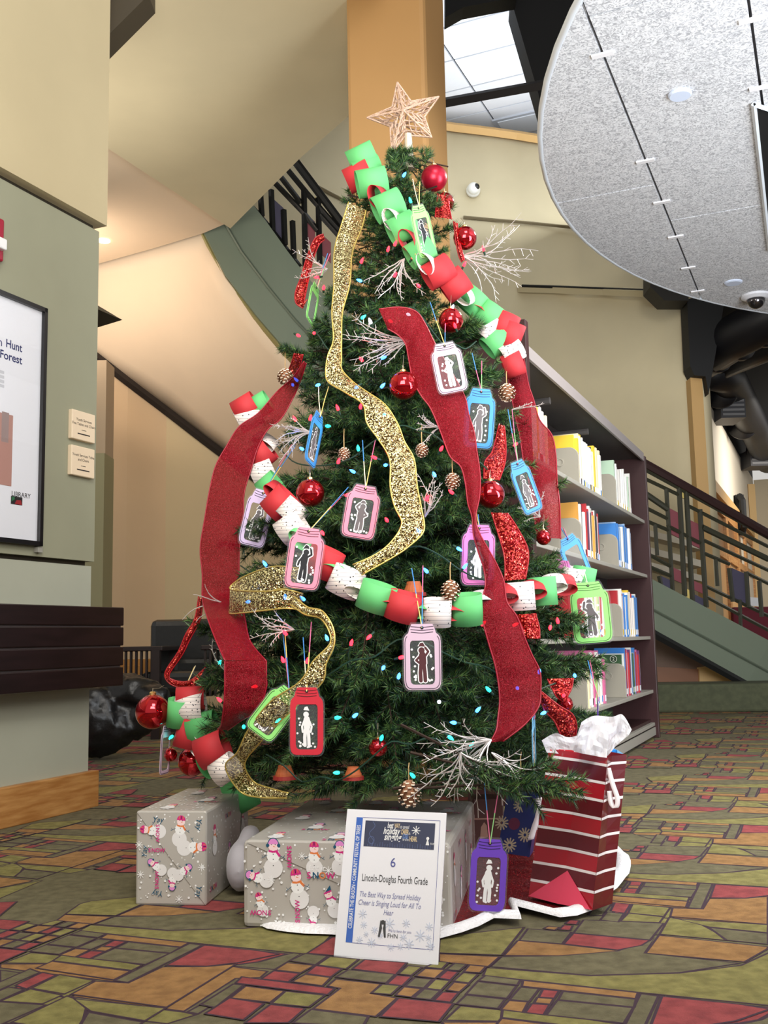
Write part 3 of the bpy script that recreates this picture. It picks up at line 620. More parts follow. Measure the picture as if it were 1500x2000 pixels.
for xa, ya, xb, yb, r in ((146, 940, 168, 1290, .02), (205, 920, 232, 1440, .024), (238, 940, 268, 1462, .024), (302, 1035, 332, 1492, .024), (376, 1265, 384, 1392, .018), (94, 1105, 104, 1250, .018), (438, 1308, 456, 1465, .022), (518, 1325, 528, 1490, .022), (578, 1368, 590, 1535, .022), (112, 1345, 122, 1385, .02), (168, 1290, 176, 1415, .02), (488, 1455, 492, 1580, .018), (640, 1410, 650, 1560, .02)):
    bar([q2(xa, ya), q2(xb, yb)], r, rail_g, 'baluster')
for c, x0, x1, ya, yb, sl in (('m', 154, 208, 1026, 1142, 28), ('m', 250, 305, 1082, 1192, 26), ('n', 452, 520, 1308, 1444, 30), ('m', 172, 220, 1302, 1358, 22), ('n', 122, 170, 1345, 1388, 22), ('m', 272, 322, 1366, 1408, 22), ('n', 272, 326, 1428, 1466, 26), ('y', 208, 236, 944, 976, 12), ('y', 238, 262, 1402, 1446, 14)):
    panel([q2(x0, ya), q2(x1, ya + sl), q2(x1, yb + sl), q2(x0, yb)], c)
# lower base: green kerb, oak plinth, wedge under the stair
k = [G(1200, 1393), G(1750, 1388)]
struct(M().box(k[0], k[1] - k[0], Vector((0, .5, 0)), Z * .245).build('kerb', mat('kerb_green', (74, 78, 56), .85, var=.15, vscale=20), bevel=.02))
q = P(1250, 1330, 10.0)
M().prism([P(1240, 1340, 9.75), P(1366, 1340, 9.75), P(1366, 1307, 9.75), P(1240, 1300, 9.75)], (0, .1, 0)).build('plinth', mat('oak_dark', (128, 78, 40), .5), st)
M().prism([P(1366, 1340, 9.72), P(1480, 1340, 9.72), P(1400, 1300, 9.72), P(1366, 1304, 9.72)], (0, .1, 0)).build('plinth', mat('oak_light', (200, 160, 100), .5), st)
M().prism([P(1240, 1302, 9.8), P(1366, 1308, 9.8), P(1400, 1300, 9.8), P(1262, 1225, 9.8), P(1240, 1215, 9.8)], (0, .1, 0)).build('under_stair_panel', mat('under_stair', (120, 98, 84), .8), st)
# low shelving and maroon chair glimpsed through the rail
ls = thing('low_bookcase', P(1330, 1150, 11), 'cream low bookcase rows glimpsed through the stair railing', 'bookcase')
for i, (ya, yb) in enumerate(((1050, 1062), (1083, 1096), (1112, 1124))):
    M().prism([P(1255, ya - 18, 10.4), P(1372, ya + 12, 10.4), P(1372, yb + 12, 10.4), P(1255, yb - 18, 10.4)], (0, .3, 0)).build('shelf', mat('shelf_cream', (206, 196, 176), .6), ls)
mc = thing('maroon_chair', Vector((P(1470, 1240, 12).x, 12, 0)), 'maroon upholstered chair beyond the stair railing at the right edge', 'chair')
zz = P(1470, 1185, 12).z; x0, x1 = P(1432, 1200, 12).x, P(1540, 1200, 12).x
M().box((x0, 12, .35), Vector((x1 - x0, 0, 0)), Vector((0, .12, .0)), Z * (zz - .35)).build('backrest', mat('maroon_fabric', (104, 26, 42), .8), mc, bevel=.03)
M().box((x0, 11.5, .35), Vector((x1 - x0, 0, 0)), Vector((0, .5, .0)), Z * .12).build('seat', MATS['maroon_fabric'], mc, bevel=.03)
for dx in (0.03, x1 - x0 - .07):
    for dy in (11.52, 12.04): M().box((x0 + dx, dy, 0), Vector((.04, 0, 0)), Vector((0, .04, 0)), Z * .36).build('leg', rail_m, mc)
pp = M().box(P(1450, 1182, 11.9), Vector((.22, 0, -.02)), Vector((0, .01, 0)), Z * .10)
tag(pp.build('white_notice', wht), 'white paper notice on the maroon chair behind the railing', 'paper')
# ================================================================== BOOKSHELF
BS = -1.132; AN, AF = 4.15, 7.08; BD = .30
bs = thing('bookshelf', AB(AN, BS, 0), 'tall dark bookshelf with beige shelves behind the tree at right', 'bookshelf')
mar = mat('shelf_maroon', (54, 26, 27), .45, var=.12, vscale=5); shm = mat('shelf_beige', (156, 152, 142), .5); und = mat('shelf_grey', (70, 66, 64), .6)
M().abox(AF, AF + .045, BS - BD, BS + .02, 0, 1.90).build('end_panel', mar, bs, bevel=.004)
M().abox(AN - .045, AN, BS - BD, BS + .02, 0, 2.02).build('end_panel', mar, bs, bevel=.004)
M().abox(AN, AF, BS - BD, BS - BD + .02, 0, 1.88).build('back_panel', mat('shelf_back', (40, 32, 32), .7), bs)
M().abox(AN, AF, BS - BD, BS + .0, 1.885, 1.91).build('top_board', und, bs)
M().abox(AN, AF, BS - .0, BS + .012, 1.865, 1.92).build('top_edge', mat('shelf_edge', (150, 142, 140), .4), bs)
M().abox(AN, AF, BS - BD, BS - .03, 0, .12).build('kick_board', mar, bs)
SHZ = [1.455, 1.085, .67, .315]
for z in SHZ + [.10]: M().abox(AN, AF, BS - BD + .02, BS - .005, z - .022, z).build('shelf', shm, bs, bevel=.003)
M().abox(AN, AF, BS - .012, BS - .002, .02, .07).build('base_rail', shm, bs)
for a in (4.72, 5.55): M().tube([AB(a, BS - .28, 1.80), AB(a, BS - .04, 1.80)], .018, 8).build('bracket', und, bs)
def support(shelf, a, h=.2):
    z = SHZ[shelf]; w_ = .2; pts = [(BS - .22, z), (BS - .02, z), (BS - .02, z + h - .05)]
    pts += [(BS - .07 + .05 * math.cos(t), z + h - .05 + .05 * math.sin(t)) for t in [math.pi / 2 * i / 6 for i in range(1, 7)]]
    pts += [(BS - .17 + .05 * math.cos(t), z + h - .05 + .05 * math.sin(t)) for t in [math.pi / 2 + math.pi / 2 * i / 6 for i in range(0, 7)]]
    so = M().prism([AB(a, b, q) for b, q in pts], A * .012).build('book_support', mat('support_beige', (152, 146, 132), .5), bs, bevel=.003)
    M().lathe(AB(a, BS - .12, z + h - .075), -A, [(.022, 0), (.022, .004), (.016, .004), (.016, .001)], 16).build('stud', mat('support_stud', (158, 152, 138), .4), so)
bcol = {'w': (228, 226, 220), 'y': (226, 190, 60), 'c': (236, 222, 180), 'g': (176, 202, 176), 'b': (62, 128, 200), 'k': (56, 52, 58), 'r': (176, 46, 52), 'p': (204, 110, 150), 'l': (170, 196, 120), 'o': (206, 150, 70), 'v': (110, 60, 110), 's': (150, 180, 214), 'e': (200, 196, 190), 't': (60, 90, 60)}
bname = {'w': 'white', 'y': 'yellow', 'c': 'cream', 'g': 'pale green', 'b': 'blue', 'k': 'dark', 'r': 'red', 'p': 'pink', 'l': 'lime green', 'o': 'orange', 'v': 'purple', 's': 'light blue', 'e': 'grey', 't': 'dark green'}
shn = ['top', 'second', 'third', 'bottom']
pages = mat('page_white', (236, 232, 222), .8)
ORD = 'first second third fourth fifth sixth seventh eighth ninth tenth eleventh twelfth thirteenth fourteenth fifteenth sixteenth seventeenth eighteenth nineteenth twentieth'.split()
def ordn(k): return ORD[k] if k < 20 else ('twenty-' + ORD[k - 20] if k < 29 else 'thirty-' + ORD[k - 30] if k > 29 else 'thirtieth')
def book(shelf, a, th, h, c, seg, k):
    z = SHZ[shelf] + .0005; dp = random.uniform(.17, .2); b1 = BS - .028 - random.uniform(0, .02)
    pos = ['left', 'middle', 'right'][seg]
    t = thing('book', AB(a, b1, z), f'{bname[c]} thin book, {ordn(k)} from left in the {pos} run of the {shn[shelf]} shelf', 'book', f'thin books on the {shn[shelf]} shelf')
    cm_ = mat('book_' + c, bcol[c], .4); cv = .0015
    m = M(); m.abox(a, a + cv, b1 - dp, b1, z, z + h); m.abox(a + th - cv, a + th, b1 - dp, b1, z, z + h); m.abox(a + cv, a + th - cv, b1 - cv, b1, z, z + h)
    cvo = m.build('cover', cm_, t); M().abox(a + cv, a + th - cv, b1 - dp + .003, b1 - cv, z + .003, z + h - .003).build('pages', pages, t)
    if th > .012:
        M().abox(a + .001, a + th - .001, b1, b1 + .0006, z + .012, z + .045).build('spine_label', wht if c != 'w' else mat('spine_mark_' + random.choice('brky'), bcol[random.choice('brky')], .5), cvo)
    return t
def run(shelf, a0, a1, colors, seg, hb=.27):
    a = a0; i = 0; first = None
    while a < a1:
        th = random.uniform(.014, .034); bk_ = book(shelf, a, th, hb + random.uniform(-.03, .02), colors[i % len(colors)], seg, i); first = first or bk_; a += th + random.uniform(.001, .004); i += 1
    return first
def aw(x, shelf): # a-coordinate on a shelf front for pixel x
    z = SHZ[shelf] + .1; lo, hi = 3.5, 8.0
    for _ in range(40):
        m_ = (lo + hi) / 2; v = AB(m_, BS - .03, z) - C0; px = 750 + FPX * v.dot(RT) / v.dot(FW)
        lo, hi = (m_, hi) if px < x else (lo, m_)
    return lo
run(0, 4.22, aw(1072, 0), 'wwewcywwyw', 0); support(0, aw(1127, 0))
run(0, aw(1127, 0) + .014, aw(1177, 0), 'yycwywwcwwewwwwkw', 1); support(0, aw(1200, 0)); run(0, aw(1200, 0) + .014, aw(1232, 0), 'ggwwwgwewwsww', 2); support(0, aw(1252, 0))
support(1, aw(1132, 1)); run(1, aw(1132, 1) + .014, aw(1173, 1), 'orwkewrkvrwkwe', 1); support(1, aw(1204, 1)); run(1, aw(1204, 1) + .014, aw(1236, 1), 'bsbwsbwwsbsw', 2); support(1, aw(1259, 1))
support(2, aw(1212, 2)); run(2, aw(1140, 2), aw(1180, 2), 'rwcwlw', 1); run(2, aw(1212, 2) + .014, aw(1247, 2), 'rwwrwbbwbwyrw', 2); support(2, aw(1268, 2))
support(3, aw(1143, 3)); run(3, aw(1143, 3) + .014, aw(1181, 3), 'llwcpewpp', 1); support(3, aw(1219, 3)); b2 = run(3, aw(1219, 3) + .014, aw(1252, 3), 'twbbrwprvwvb', 2); support(3, aw(1275, 3))
# the front cover of the first book in that run carries a dark green band and a 2 in a ring
q = wloc(b2); F = Face(q - A * .0006 - B * .19, B, Z); F.poly([(0, 0), (.188, 0), (.188, .19), (0, .215)], 0); F.disc(.145, .225, .021, 0, 18); F.disc(.145, .225, .018, 1, 18); F.text('2', .145, .2155, .03, 0, 'CENTER')
F.build('cover_print', [mat('cover_cream', (222, 218, 206), .5), mat('cover_green', (44, 66, 44), .5)], b2)
# ================================================================== BLACK SCULPTURE, ARMCHAIR, WAINSCOT
def blob(name, balls, m, vox=.02, rough=0.0, sm=6):
    mm = M()
    for o_, r_, sq in balls: mm.ball(o_, r_, 16, 0, sq)
    ob = mm.build(name, m, None, smooth=True); r = ob.modifiers.new('r', 'REMESH'); r.mode = 'VOXEL'; r.voxel_size = vox; r.use_smooth_shade = True
    s = ob.modifiers.new('s', 'SMOOTH'); s.factor = .5; s.iterations = sm
    dg = bpy.context.evaluated_depsgraph_get(); me = bpy.data.meshes.new_from_object(ob.evaluated_get(dg)); ob.modifiers.clear(); ob.data = me
    if rough:
        for v in me.vertices: v.co += v.normal * rough * noise.noise(v.co * 14) + v.normal * rough * .6 * noise.noise(v.co * 34)
    return ob
sy = 6.3
def s_(x, y, dy=0): return P(x, y, sy + dy)
bsm = mat('gloss_black', (20, 19, 20), .35, bump=.4, bscale=18)
bl = blob('dark_sculpture', [(s_(170, 1400), .24, (1, .8, 1)), (s_(255, 1352), .135, (1.2, .8, .85)), (s_(300, 1368, -.05), .11, (1, .8, 1)), (s_(215, 1420), .17, (1, .8, .9)), (s_(222, 1325), .09, (1, .7, .6)), (s_(270, 1410), .10, (1, .8, 1)), (s_(190, 1455), .10, (1.2, .9, .8))], bsm, .025, .02)
tag(bl, 'large glossy black lumpy shape resting on the carpet behind the sage wall end', 'sculpture')
er = M().add([s_(222, 1320), s_(236, 1318), s_(226, 1250), s_(222, 1320, .06), s_(236, 1318, .06)], [(0, 1, 2), (3, 2, 4), (0, 2, 3), (1, 4, 2), (0, 3, 4, 1)]).build('ear', bsm, bl)
cy_ = 7.9
def c_(x, y, dy=0): return P(x, y, cy_ + dy)
ch = thing('armchair', Vector((c_(360, 1300).x, cy_, 0)), 'black leather armchair with dark slatted wooden arm in the alcove', 'armchair')
lea = mat('black_leather', (34, 35, 36), .3, bump=.1, bscale=30); dw_ = mat('walnut_dark', (34, 20, 20), .4)
x0, x1 = c_(277, 1250).x, c_(440, 1250).x; z0, z1 = c_(300, 1300).z, c_(340, 1208).z
M().box((x0, cy_ + .25, z0 - .2), Vector((x1 - x0, 0, 0)), Vector((0, .16, .0)), Z * (z1 - z0 + .2)).build('backrest', lea, ch, bevel=.05)
M().box((x0 + .06, cy_ - .3, .32), Vector((x1 - x0 - .12, 0, 0)), Vector((0, .56, 0)), Z * .16).build('seat', lea, ch, bevel=.04)
M().box((x0 + .2, cy_ + .18, z0 - .25), Vector((x1 - x0 - .3, 0, 0)), Vector((0, .1, .0)), Z * .3).build('lumbar_cushion', lea, ch, bevel=.04)
za = c_(300, 1262).z
for sx in (x0 - .06, x1 - .12):
    M().box((sx, cy_ - .38, za - .035), Vector((.30, 0, 0)), Vector((0, .66, 0)), Z * .035).build('armrest', dw_, ch, bevel=.006)
    for i in range(7): M().box((sx + .02 + i * .038, cy_ - .36, .30), Vector((.014, 0, 0)), Vector((0, .03, 0)), Z * (za - .33)).build('slat', dw_, ch)
    for dy in (-.38, .22): M().box((sx + .22, cy_ + dy, 0), Vector((.06, 0, 0)), Vector((0, .06, 0)), Z * (za - .03)).build('leg', dw_, ch)
wp = thing('oak_cabinet', Vector((c_(270, 1330, .9).x, cy_ + .9, 0)), 'low oak panelled cabinet behind the black armchair', 'cabinet')
x0, x1 = c_(215, 1300, .9).x, c_(345, 1300, .9).x; z1 = c_(300, 1287, .9).z
M().box((x0, cy_ + .9, 0), Vector((x1 - x0, 0, 0)), Vector((0, .2, 0)), Z * z1).build('body', mat('oak_gold', (196, 140, 66), .45, vscale=6, c2=(176, 120, 52)), wp, bevel=.006)
xa, xb = c_(232, 1300, .9).x, c_(278, 1300, .9).x
M().box((xa, cy_ + .88, .05), Vector((xb - xa, 0, 0)), Vector((0, .02, 0)), Z * (z1 - .10)).build('door', MATS['oak_gold'], wp, bevel=.004)
# ================================================================== CHRISTMAS TREE
YT = 3.25
TX = P(783, 1000, YT).x
PXM = YT / FPX
SIL = [(285, 800, 830), (300, 780, 845), (330, 748, 868), (380, 715, 890), (450, 690, 900), (520, 645, 905), (600, 602, 935), (680, 560, 975), (760, 556, 1010), (850, 530, 1040), (950, 515, 1085), (1050, 440, 1105), (1150, 415, 1125), (1220, 375, 1150), (1300, 370, 1170), (1400, 372, 1190), (1470, 372, 1160), (1520, 430, 1140), (1560, 500, 1080)]
def z_of(y): return P(783, y, YT).z
_sz = [z_of(y) for y, _, _ in SIL][::-1]; _sr = [(r - l) / 2 * PXM * .93 for _, l, r in SIL][::-1]
_sc = [((r + l) / 2 - 783) * PXM for _, l, r in SIL][::-1]
def rad(z): return interp(z, _sz, _sr)
def cxo(z): return TX + interp(z, _sz, _sc) * .6
def T(x, y, off=0.0):
    """point seen at pixel x,y on the tree's front surface, moved off towards the viewer"""
    Y = YT - .3
    for _ in range(8):
        q = P(x, y, Y); r = rad(q.z); dx = q.x - cxo(q.z); Y = YT - math.sqrt(max(r * r - dx * dx, (.12 * r) ** 2))
    return P(x, y, Y - off)
def TY(x, y, off=0.0): return T(x, y, off).y
tree = thing('christmas_tree', Vector((TX, YT, 0)), 'tall artificial green Christmas tree covered in ornaments', 'christmas tree')
bark = mat('trunk_brown', (52, 36, 26), .9)
M().tube([(TX, YT, .03), (TX, YT, 1.2), (cxo(2.2), YT, z_of(290))], [.028, .022, .008], 10).build('trunk', bark, tree)
stand = M()
for i in range(4):
    t = math.pi / 4 + i * math.pi / 2; d = Vector((math.cos(t), math.sin(t), 0))
    M().tube([Vector((TX, YT, .16)), Vector((TX, YT, .03)) + d * .06, Vector((TX, YT, .012)) + d * .08], .011, 6).build('stand_leg', rail_m, tree)
gn = [mat('needle_dark', (18, 44, 28), .5), mat('needle_mid', (36, 74, 38), .5), mat('needle_light', (92, 124, 64), .5), mat('needle_blue', (18, 48, 42), .5)]
def branch_mesh(seed, L=.30, dens=1.0, twn=4):
    R = random.Random(seed); m = M()
    def needles(p0, p1, n, ln, mis):
        d = (p1 - p0); dn = d.normalized(); u = dn.orthogonal().normalized(); w_ = dn.cross(u)
        for i in range(n):
            s = R.random() ** .8; q = p0 + d * s; t = R.random() * 2 * math.pi; o = u * math.cos(t) + w_ * math.sin(t)
            l = ln * R.uniform(.7, 1.15); tip = q + (dn * R.uniform(.45, .95) + o * .75).normalized() * l; side = (tip - q).cross(Vector((R.random() - .5, R.random() - .5, R.random() - .5))).normalized() * .0014
            m.add([q - side, q + side, tip], [(0, 1, 2)], R.choice(mis))
    m.tube([Vector((-.12, 0, 0)), Vector((L * .5, 0, 0)), Vector((L, 0, 0))], [.004, .003, .0012], 4, 4)
    needles(Vector((-.02, 0, 0)), Vector((L, 0, 0)), int(150 * dens), .036, (0, 1, 1, 2)); needles(Vector((L * .7, 0, 0)), Vector((L, 0, 0)), int(70 * dens), .03, (1, 2, 2))
    for k in range(twn):
        s = .12 + .62 * k / max(1, twn - 1)
        for sg_ in (-1, 1):
            p0 = Vector((L * s, 0, 0)); ln = L * R.uniform(.30, .46) * (1.05 - s * .4); an = R.uniform(.55, .85) * sg_
            p1 = p0 + Vector((math.cos(an), math.sin(an), R.uniform(-.35, .25))) * ln
            m.tube([p0, p1], [.0022, .001], 3, 4); needles(p0, p1, int(70 * dens), .031, (0, 1, 1, 2, 3)); needles(p0.lerp(p1, .6), p1, int(22 * dens), .026, (1, 2))
    return m
bms = []
for s in range(6):
    o = branch_mesh(s, .30 if s < 4 else .20, 1.0, 4 if s < 4 else 3).build('branch', gn + [bark]); bms.append(o.data); bpy.data.objects.remove(o)
def bmat(q, d, roll, s):
    x = d.normalized(); up_ = Z if abs(x.z) < .95 else Vector((1, 0, 0)); y = up_.cross(x).normalized(); z = x.cross(y)
    y2 = y * math.cos(roll) + z * math.sin(roll); z2 = x.cross(y2)
    return Matrix(((x.x * s, y2.x * s, z2.x * s, q.x), (x.y * s, y2.y * s, z2.y * s, q.y), (x.z * s, y2.z * s, z2.z * s, q.z), (0, 0, 0, 1)))
RB = random.Random(11); cand = []
zlo, zhi = z_of(1495), z_of(300); n = 0
ga = 0.0
tiers = [zlo + (zhi - zlo) * (i / 13) ** 1.05 for i in range(14)]
while len(cand) < 560:
    z = RB.choice(tiers) + RB.gauss(0, .022); z = min(max(z, zlo), zhi)
    if RB.random() > (rad(z) / .66) ** .9 + .12: continue
    ga = RB.random() * 2 * math.pi; r = rad(z) * RB.uniform(.82, 1.05)
    d = Vector((math.cos(ga), math.sin(ga), 0)); tip = Vector((cxo(z), YT, z)) + d * r
    cand.append((tip, d, z, r))
# drawn by hand: sprigs that stand out of the outline in the photograph
hand = [(432, 1060, -1, .1), (427, 1168, -1, .1), (565, 690, -1, .3), (548, 678, -1, .2), (1105, 940, 1, .15), (1065, 1030, 1, .0), (1150, 1290, 1, .0), (1140, 1540, 1, -.15), (1125, 1500, 1, -.1), (680, 372, -.6, .8), (835, 292, .3, 1.5), (770, 310, -.3, 1.5), (880, 395, 1, .3), (890, 440, 1, .2), (372, 1225, -1, .1), (470, 1430, -1, -.2), (500, 1500, -1, -.4), (705, 1310, -.1, -.8), (690, 1345, -.2, -.7), (380, 1500, -1, -.4), (1190, 1400, 1, -.1), (900, 1545, .2, -.8), (780, 1530, .1, -.9), (1010, 1555, .3, -.6), (560, 1490, -.3, -.6), (650, 1440, -.2, -.5), (1000, 1270, .3, -.2), (930, 1300, .2, -.3), (1085, 1090, .6, 0)]
npart = 0; stuff = M()
def add_branch(tip, d, s, front, i):
    global npart
    me = bms[i % 4] if s > .8 else bms[4 + i % 2]; L = .30 if s > .8 else .20; s2 = s if s > .8 else s * 1.4
    q = tip - d * L * s2; mw = bmat(q, d, RB.uniform(-.5, .5), s2)
    if front and npart < 300: place('branch', me, tree, mw); npart += 1
    else:
        for p in me.polygons:
            if RB.random() < .5: stuff.add([mw @ me.vertices[v].co for v in p.vertices], [list(range(len(p.vertices)))], p.material_index)
for i, (x, y, dx, dz) in enumerate(hand):
    t = T(x, y, .01); d = Vector((dx, -.55, dz)); add_branch(t, d.normalized(), .62 if y < 800 else .85, True, i)
for i, (x, y, Y, dx, dz) in enumerate(((1142, 1522, 2.50, 1, .05), (1120, 1548, 2.50, 1, -.25), (1085, 1500, 2.52, .8, .1), (1075, 1560, 2.52, .8, -.4))): add_branch(P(x, y, Y), Vector((dx, -.12, dz)).normalized(), .95, True, i)
for i, (tip, d, z, r) in enumerate(cand):
    hgt = (z - zlo) / (zhi - zlo); dd_ = (d + Z * (RB.uniform(-.35, .15) + .55 * hgt ** 2)).normalized()
    add_branch(tip, dd_, max(.45, min(1.0, r / .42)), d.y < .35, i)
# inner layer
for i in range(900):
    z = RB.uniform(zlo + .05, zhi - .15)
    if RB.random() > rad(z) / .6 + .1: continue
    t = RB.random() * 2 * math.pi; d = Vector((math.cos(t), math.sin(t), RB.uniform(-.2, .3))).normalized(); add_branch(Vector((cxo(z), YT, z)) + d * rad(z) * RB.uniform(.30, .68), d, .9 if rad(z) > .3 else .5, False, i)
stuff.build('inner_branches', gn + [bark], tree, kind='stuff')
# ---- star topper
sq_ = P(787, 230, YT); star = thing('star_topper', P(787, 300, YT), 'champagne glitter openwork five-point star on top of the tree', 'star')
gold_l = mat('star_champagne', (186, 156, 136), .5, metal=.1, var=.2, vscale=200)
tips = [(776, 161), (857, 189), (843, 268), (765, 298), (717, 230)]; inn = [(806, 195), (828, 228), (795, 265), (766, 243), (768, 210)]
inn = [(803, 198), (829, 228), (793, 264), (762, 247), (766, 209)]
per = []
for a_, b_ in zip(tips, inn): per += [P(*a_, YT), P(*b_, YT)]
cf = sq_ + Vector((0, -.05, 0)); cbk = sq_ + Vector((0, .05, 0))
RS = random.Random(3)
def lattice(tri, cuts):
    bm = bmesh.new(); vs = [bm.verts.new(q) for q in tri]; bm.faces.new(vs); bmesh.ops.subdivide_edges(bm, edges=bm.edges[:], cuts=cuts, use_grid_fill=True); bmesh.ops.triangulate(bm, faces=bm.faces[:])
    for v in bm.verts:
        if not v.is_boundary: v.co += Vector((RS.uniform(-1, 1), 0, RS.uniform(-1, 1))) * .003
    es = [e for e in bm.edges if not e.is_boundary]; RS.shuffle(es); bmesh.ops.dissolve_edges(bm, edges=es[:len(es) // 3], use_verts=False)
    m = M(); m.v = [v.co.copy() for v in bm.verts]; bm.verts.index_update(); m.f = [[v.index for v in f.verts] for f in bm.faces]; m.m = [0] * len(m.f); bm.free(); return m
for i in range(10):
    for ctr in (cf, cbk):
        m = lattice([per[i], per[(i + 1) % 10], ctr], 4 if ctr is cf else 1); o = m.build('lattice_facet', gold_l, star); wm = o.modifiers.new('w', 'WIREFRAME'); wm.thickness = .0062; wm.use_even_offset = False; wm.use_boundary = True
M().tube(per + [per[0]], .0035, 6).build('outline', gold_l, star)
for i in range(0, 10, 2): M().tube([per[i], cf], .003, 5).build('ridge', gold_l, star)
M().tube([P(797, 262, YT), P(800, 330, YT)], [.012, .016], 10).build('socket', mat('clear_plastic', (200, 190, 170), .2), star)
# ---- string lights
cordm = mat('cord_green', (24, 58, 44), .5); bul = {'R': emit('bulb_red', (255, 24, 36), 13, (200, 30, 40)), 'B': emit('bulb_blue', (40, 110, 255), 14, (60, 120, 255)), 'T': emit('bulb_teal', (20, 230, 200), 8, (60, 200, 190)), 'W': emit('bulb_white', (225, 235, 255), 12)}
BULBS = "757,491,R 770,480,R 705,514,R 706,549,B 706,622,T 580,654,R 614,650,R 632,565,R 622,541,R 725,632,W 795,613,W 760,626,R 571,750,B 582,745,B 624,751,B 744,757,B 661,801,R 704,798,R 578,822,R 605,821,R 637,832,T 752,808,T 700,754,B 708,705,R 693,923,B 755,908,B 675,968,R 592,878,B 628,1038,R 893,1070,B 832,977,R 885,964,R 757,1018,R 1010,866,R 520,1105,B 835,1118,B 905,1110,B 487,1175,B 557,1170,B 595,1172,B 428,1297,T 432,1370,R 502,1340,R 600,1295,R 554,1293,R 476,1418,T 337,1437,T 548,1405,T 685,1260,R 724,1241,R 780,1285,R 750,1302,B 778,1325,B 858,1371,W 957,1350,T 890,1412,B 876,1438,T 919,1460,T 744,1445,T 662,1509,T 809,1518,T 865,1205,R 940,1221,R 655,1402,T 1053,1315,B 1122,1318,B 1075,1223,R 1090,1217,R 1002,1222,R 1010,1343,B 1065,1391,B 905,520,R 945,490,R 805,505,R 882,605,W 890,640,R 820,560,R 787,345,B 803,396,T 770,540,R 735,895,R 820,1040,B 700,880,T 660,905,R 850,930,B 730,1180,R 640,1250,B 690,1400,B 930,1390,B 1100,1360,R 560,1240,R 745,700,B 860,880,R"
sl = thing('string_lights', T(800, 900), 'multicoloured string lights with dark green cord wound through the tree', 'string lights')
bl_ = [(float(a), float(b), c) for a, b, c in (s.split(',') for s in BULBS.split())]
def led(seed):
    m = M(); m.lathe((0, 0, 0), (0, 0, 1), [(.0045, 0), (.0058, .006), (.0052, .012), (.0032, .018), (.0008, .022)], 8); return m
lm = {k: led(0).build('b', v) for k, v in bul.items()}
sk = M().lathe((0, 0, -.018), (0, 0, 1), [(.0035, 0), (.0042, .004), (.0042, .018)], 8).build('s', cordm)
RL = random.Random(5)
for x, y, c in bl_:
    q = T(x, y, .045); d = Vector((RL.uniform(-.8, .8), -.5, RL.uniform(-.6, .9))).normalized(); mw = Matrix.Translation(q) @ d.to_track_quat('Z', 'Y').to_matrix().to_4x4() @ Matrix.Scale(.82, 4)
    o = place('bulb', lm[c].data, sl, mw); s = bpy.data.objects.new('socket', sk.data); COL.objects.link(s); s.parent = o
for o in list(lm.values()) + [sk]: bpy.data.objects.remove(o)
for k in range(5):
    pts = []
    y0, x0, x1 = [(640, 600, 930), (880, 540, 1030), (1110, 470, 1090), (1300, 420, 1130), (1480, 520, 1080)][k]
    for i in range(17):
        x = x0 + (x1 - x0) * i / 16; pts.append(tuple(T(x, y0 + 40 * math.sin(i * .55) + RL.uniform(-12, 12), .02)))
    M().tube([Vector(q) for q in crom(pts, 3)], .0022, 5).build('cord', cordm, sl)
# ================================================================== BAUBLES
redg = mat('bauble_red', (190, 14, 30), .07, metal=.85, coat=.6); redm = mat('bauble_red_satin', (176, 24, 50), .32, metal=.55); goldm = mat('cap_gold', (230, 190, 120), .25, metal=.9)
def bauble(x, y, rpx, label, m=None, off=.05, up=(0, -30)):
    q = T(x, y, off); r = rpx * q.y / FPX; t = thing('bauble', q, label, 'ornament', 'red glass baubles')
    M().ball(q, r, 32).build('ball', m or redg, t, smooth=True)
    M().lathe(q + Z * r * .96, (0, 0, 1), [(r * .2, 0), (r * .2, r * .14), (r * .12, r * .2)], 12).build('cap', goldm, t)
    e = T(x + up[0], y - rpx + up[1], .0); p0 = q + Z * r * 1.1; M().tube([p0, p0 + Z * .012, p0.lerp(e, .6) + Vector((0, -.008, 0)), e], .0012, 5).build('hook', mat('hook_wire', (200, 190, 170), .3, metal=.8), t)
bauble(848, 348, 27, 'satin dark red bauble near the top of the tree', redm, .03, (-5, -15))
bauble(908, 465, 24, 'shiny red bauble at the right edge of the upper tree', None, .02, (-8, -15))
bauble(881, 626, 25, 'red bauble glowing pink from the lights under the paper chain', None, .02)
bauble(788, 753, 29, 'shiny red bauble left of the middle red ribbon')
bauble(606, 963, 28, 'faceted shiny red bauble above the pink jar on the left')
bauble(958, 966, 28, 'orange-red shiny bauble right of the twisted red ribbon', None, .03)
bauble(298, 1390, 33, 'large shiny red bauble hanging free at the far left of the tree', None, .06, (22, -18))
bauble(376, 1487, 28, 'red bauble half hidden under the lower left paper chain', None, .0)
bauble(333, 1474, 13, 'tiny red bauble beside the clear edge-on ornament at lower left', None, .02)
bauble(738, 1460, 18, 'dark red bauble deep in the lower middle of the tree', None, -.02)
bauble(1062, 1050, 15, 'small red bauble beside silver ribbon on the right', None, .02)
bauble(868, 395, 20, 'red bauble tucked behind the top green jar', None, -.01)
bauble(1103, 1375, 16, 'red bauble behind the lower right glitter ribbon', None, -.02)
